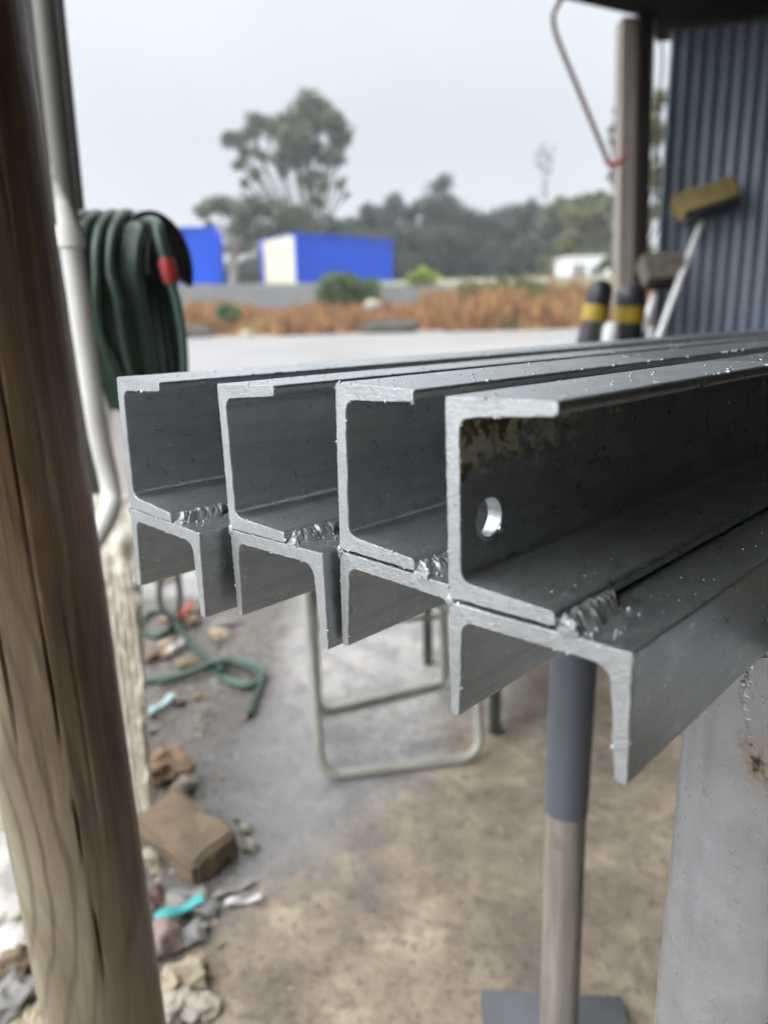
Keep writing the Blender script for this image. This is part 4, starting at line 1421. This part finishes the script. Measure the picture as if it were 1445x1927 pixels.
# the big gum: open crown on fanned limbs
Y1 = 52.0
px2m = Y1 / FPX
gb = P(590, 545, Y1)
gb.z = ground_z(gb.x, gb.y)
cl = []
rg = random.Random(11)
for (px, py, rp_) in ((432, 268, 20), (468, 240, 26), (500, 236, 24), (478, 285, 16), (452, 312, 16), (535, 232, 34), (548, 262, 30), (582, 214, 30), (600, 236, 28), (575, 275, 24), (625, 240, 26), (634, 266, 24), (645, 300, 14), (612, 300, 22), (556, 305, 22), (520, 285, 18), (490, 330, 14), (470, 350, 12), (530, 330, 16), (585, 335, 16), (615, 345, 14), (640, 345, 10), (655, 370, 8), (600, 385, 12)):
    c_ = P(px, py, Y1 + rg.uniform(-2.2, 2.2))
    cl.append((c_, rp_ * px2m))
fill = []
for q in range(60):
    (ca_, ra_), (cb2, rb2) = rg.choice(cl), rg.choice(cl)
    if (ca_ - cb2).length < 2.6:
        fill.append((ca_.lerp(cb2, rg.random()) + Vector((rg.gauss(0, .25), rg.gauss(0, .6), rg.gauss(0, .25))), rg.uniform(.22, .5)))
cl = cl + fill
tree(gb, [(c_ + Vector((rg.uniform(-.3, .3), 0, rg.uniform(-.3, .3))), r_ * rg.uniform(.8, 1.15)) for c_, r_ in cl], 'tall open crowned gum tree with fanned limbs above the containers', LM['gum'], MBK2, .22, 13500, .15, 21, .36, flat=.8)
Y2 = 46.0
b_ = P(437, 545, Y2)
b_.z = ground_z(b_.x, b_.y)
cl = [(P(px, py, Y2 + rg.uniform(-1.5, 1.5)), rp_ * Y2 / FPX) for px, py, rp_ in ((385, 395, 18), (405, 385, 20), (430, 392, 22), (455, 398, 24), (480, 385, 26), (510, 390, 26), (540, 400, 28), (565, 412, 24), (440, 430, 22), (400, 425, 12), (470, 430, 24), (505, 425, 26), (545, 430, 22))]
tree(b_, cl, 'spreading smaller gum tree with pale forked trunk between the two containers', LM['gum'], MBK, .26, 5200, .15, 22, .5)
# dark belt of trees behind
belt = [(640, 455, 26, 'pine', 62), (690, 420, 40, 'pine', 66), (735, 395, 36, 'pine', 62), (755, 440, 46, 'pine', 60), (828, 352, 40, 'pine', 60), (812, 420, 50, 'pine', 62), (862, 410, 42, 'pine', 64), (905, 440, 44, 'pine', 62), (950, 402, 42, 'pine', 64), (985, 395, 40, 'pine', 60), (1030, 405, 42, 'pine', 60), (1075, 412, 40, 'olive', 52), (1118, 405, 32, 'olive', 50), (1130, 450, 40, 'olive', 52), (590, 440, 44, 'pine', 62), (1168, 470, 40, 'olive', 48), (520, 470, 36, 'pine', 64), (465, 460, 34, 'pine', 66), (355, 452, 30, 'pine', 68), (250, 450, 30, 'pine', 70)]
belt += [(630 + 27 * k, 425 + (k * 37) % 41, 36, 'pine', 58 + (k * 5) % 17) for k in range(20)]
belt += [(655, 425, 30, 'pine', 64), (700, 398, 32, 'pine', 62), (742, 383, 30, 'pine', 66), (778, 405, 30, 'pine', 60), (1060, 388, 30, 'olive', 56), (1095, 384, 30, 'olive', 54), (1135, 378, 30, 'olive', 50)]
BL = {0: 'dark evergreen in the belt behind the yard, with a low rounded top', 1: 'olive green tree in the belt behind the yard near the shed post'}
BSPEC = {4: 'tallest dark evergreen in the tree belt behind the yard, rising to a peak', 2: 'dark evergreen with a narrow top right of the blue container'}
for k, (px, py, rp_, mt, Y) in enumerate(belt):
    s = Y / FPX
    b_ = P(px + rg.uniform(-6, 6), 545, Y)
    b_.z = ground_z(b_.x, b_.y)
    cl = []
    top = P(px, py, Y)
    hgt = top.z - b_.z
    cl.append((Vector((top.x, top.y, top.z)), rp_ * s * .62))
    for q in range(11):
        f = rg.uniform(.12, .92)
        wdt = rp_ * s * (1.25 - .55 * f)
        cl.append((Vector((b_.x + (top.x - b_.x) * f + rg.uniform(-wdt, wdt), Y + rg.uniform(-2, 2), b_.z + hgt * f)), rp_ * s * rg.uniform(.45, .75)))
    olive = mt == 'olive'
    tree(b_, cl, BSPEC.get(k, BL[1 if olive else 0]), LM[mt], MBK2, .2, 4200, .20, 100 + k, .3, group=None if k in BSPEC else ('olive trees in the belt' if olive else 'dark evergreens in the belt'))
# the pale far tree standing above the belt
Y3 = 120.0
b_ = P(1025, 540, Y3)
b_.z = ground_z(b_.x, b_.y)
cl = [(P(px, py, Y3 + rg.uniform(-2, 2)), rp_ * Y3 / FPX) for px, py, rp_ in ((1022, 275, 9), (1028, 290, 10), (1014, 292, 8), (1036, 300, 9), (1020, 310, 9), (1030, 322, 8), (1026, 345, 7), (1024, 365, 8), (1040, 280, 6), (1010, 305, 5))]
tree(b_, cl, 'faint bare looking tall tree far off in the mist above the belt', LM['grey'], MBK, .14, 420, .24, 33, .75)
# foliage beside the shed post
Y4 = 22.0
b_ = P(1200, 560, Y4)
b_.z = ground_z(b_.x, b_.y)
cl = [(P(px, py, Y4 + rg.uniform(-1, 1)), rp_ * Y4 / FPX) for px, py, rp_ in ((1165, 215, 14), (1155, 240, 14), (1150, 268, 10), (1175, 280, 14), (1160, 320, 12), (1165, 350, 12), (1148, 335, 7), (1180, 385, 20), (1160, 410, 14), (1165, 445, 20), (1155, 480, 22), (1190, 200, 24), (1215, 240, 26), (1238, 190, 18), (1240, 260, 22), (1235, 330, 26), (1250, 400, 26), (1210, 480, 34), (1140, 495, 16))]
tree(b_, cl, 'loose leafy green tree just behind the shed corner post', LM['olive'], MBK2, .14, 2600, .10, 34, .4)

def bush(px, py, Y, wpx, hpx, mat, label, n, seed, size=.09):
    s = Y / FPX
    c_ = P(px, py, Y)
    rg = random.Random(seed)
    gz = ground_z(c_.x, c_.y)
    root = empty('bush', label, 'bush', (c_.x, c_.y, gz))
    lm, tm = MB(), MB()
    for q in range(24):
        cx_ = rg.uniform(-.5, .5)
        cc = Vector((c_.x + cx_ * wpx * s * .85, Y + rg.uniform(-.6, .6), c_.z + (rg.uniform(-.6, .42) * (1 - 1.1 * abs(cx_))) * hpx * s))
        leaves(lm, cc, hpx * s * rg.uniform(.24, .36), n // 16, size, rg, .85, root.location)
        tm.tube([Vector((rg.uniform(-.1, .1), 0, -.1)), (cc - root.location) * .6, cc - root.location], lambda t: .03 - .022 * t, seg=5)
    lm.build('foliage', LM[mat], root, smooth=0)
    tm.build('stem', MBK2, root, smooth=180)
bush(655, 540, 30.5, 110, 60, 'bush', 'wide green bush in front of the blue container', 2600, 50)
bush(798, 520, 36, 62, 26, 'lime', 'bright lime green bush on top of the bank', 900, 51)
bush(940, 548, 30, 150, 62, 'olive', 'broad olive green mound of shrub on the bank', 2600, 52)
bush(985, 560, 29, 70, 36, 'bush', 'small leafy green shrub at the foot of the olive mound', 900, 53)
bush(432, 588, 27, 30, 34, 'bush', 'small green weed clump in the dry grass left of centre', 500, 54)
bush(1045, 562, 31, 70, 18, 'lime', 'low yellow green weed patch before the white cabin', 600, 55)

m = NT('dry_grass')
v = m.map()
f = m.noise(v, .42, 4, .65)
f2 = m.noise(v, 3.0, 3, .6)
c = m.ramp(f, ((.28, (.14, .19, .06)), (.37, (.30, .24, .10)), (.44, (.44, .24, .10)), (.52, (.22, .11, .055)), (.60, (.46, .25, .10)), (.67, (.15, .085, .05)), (.76, (.50, .36, .17))))
c = m.mix(m.ramp(f2, ((.4, .45), (.6, 0.0))), c, (.11, .055, .03))
MDG2 = m.set(c, .8, 0, None, .1)
gm = MB()
rg = random.Random(77)
for q in range(15000):
    y = 24.8 + 9.5 * rg.random() ** 1.25
    x = rg.uniform(-14, 16) * (y / 30)
    dens = mnoise.noise(Vector((x * .35, y * .5, 2)))
    if y < 26 and dens < -.1:
        continue
    z = ground_z(x, y)
    h_ = rg.uniform(.22, .75) * (1 + .9 * dens) * (1.55 if x > 1.5 else 1.0)
    a = rg.random() * 6.3
    w = rg.uniform(.03, .08)
    lean = Vector((rg.gauss(0, .18), rg.gauss(0, .18), 0)) * h_
    i = len(gm.v)
    s_ = Vector((math.cos(a), math.sin(a), 0)) * w
    p = Vector((x, y, z - .02))
    gm.v += [tuple(p - s_), tuple(p + s_), tuple(p + s_ * .7 + lean * .5 + Vector((0, 0, h_ * .6))), tuple(p + lean + Vector((0, 0, h_))), tuple(p - s_ * .7 + lean * .5 + Vector((0, 0, h_ * .6)))]
    gm.f.append((i, i + 1, i + 2, i + 3, i + 4))
tag(gm.build('dry_grass', MDG2, smooth=0), 'orange brown dry grass covering the bank at the yard edge', 'grass', kind='stuff')
# pale and dark lumps along the yard's edge
for k, (px, py, r_, mt, lb) in enumerate(((735, 606, .42, 'grey', 'dark heap of spoil at the foot of the dry grass bank'), (350, 612, .45, 'grey', 'low dark heap beside the hanging hose tail at the yard edge'), (465, 628, .20, 'pale', 'white stone on the yard edge nearest the hose hanger'), (770, 618, .22, 'pale', 'white stone right of the dark spoil heap'), (640, 632, .18, 'tan', 'tan stone on the yard edge below the green bush'), (700, 575, .24, 'pale', 'pale stone in the grass below the blue container'))):
    c_ = P(px, py, 25.2)
    o = MB().blob(Vector((c_.x, c_.y, ground_z(c_.x, c_.y) + r_ * .2 if k != 5 else c_.z)), r_, 3, .5, 1.5, (2.2, 1, .7) if k < 2 else (1.2, 1, .7), k + 5).build('spoil_heap' if k < 2 else 'stone', SM[mt] if k > 1 else MDP, loc=(c_.x, c_.y, ground_z(c_.x, c_.y)), smooth=60)
    tag(o, lb, 'heap' if k < 2 else 'stone')

# ------------------------------------------------------------------ damp air
hm_ = bpy.data.materials.new('haze')
hm_.use_nodes = True
t_ = hm_.node_tree
t_.nodes.clear()
pv = t_.nodes.new('ShaderNodeVolumePrincipled')
pv.inputs['Color'].default_value = (.92, .95, 1, 1)
pv.inputs['Density'].default_value = .0017
pv.inputs['Anisotropy'].default_value = .2
t_.links.new(pv.outputs[0], t_.nodes.new('ShaderNodeOutputMaterial').inputs['Volume'])
tag(MB().box((0, 130, 11.5), (460, 380, 26.0)).build('haze', hm_, smooth=0), kind='stuff')
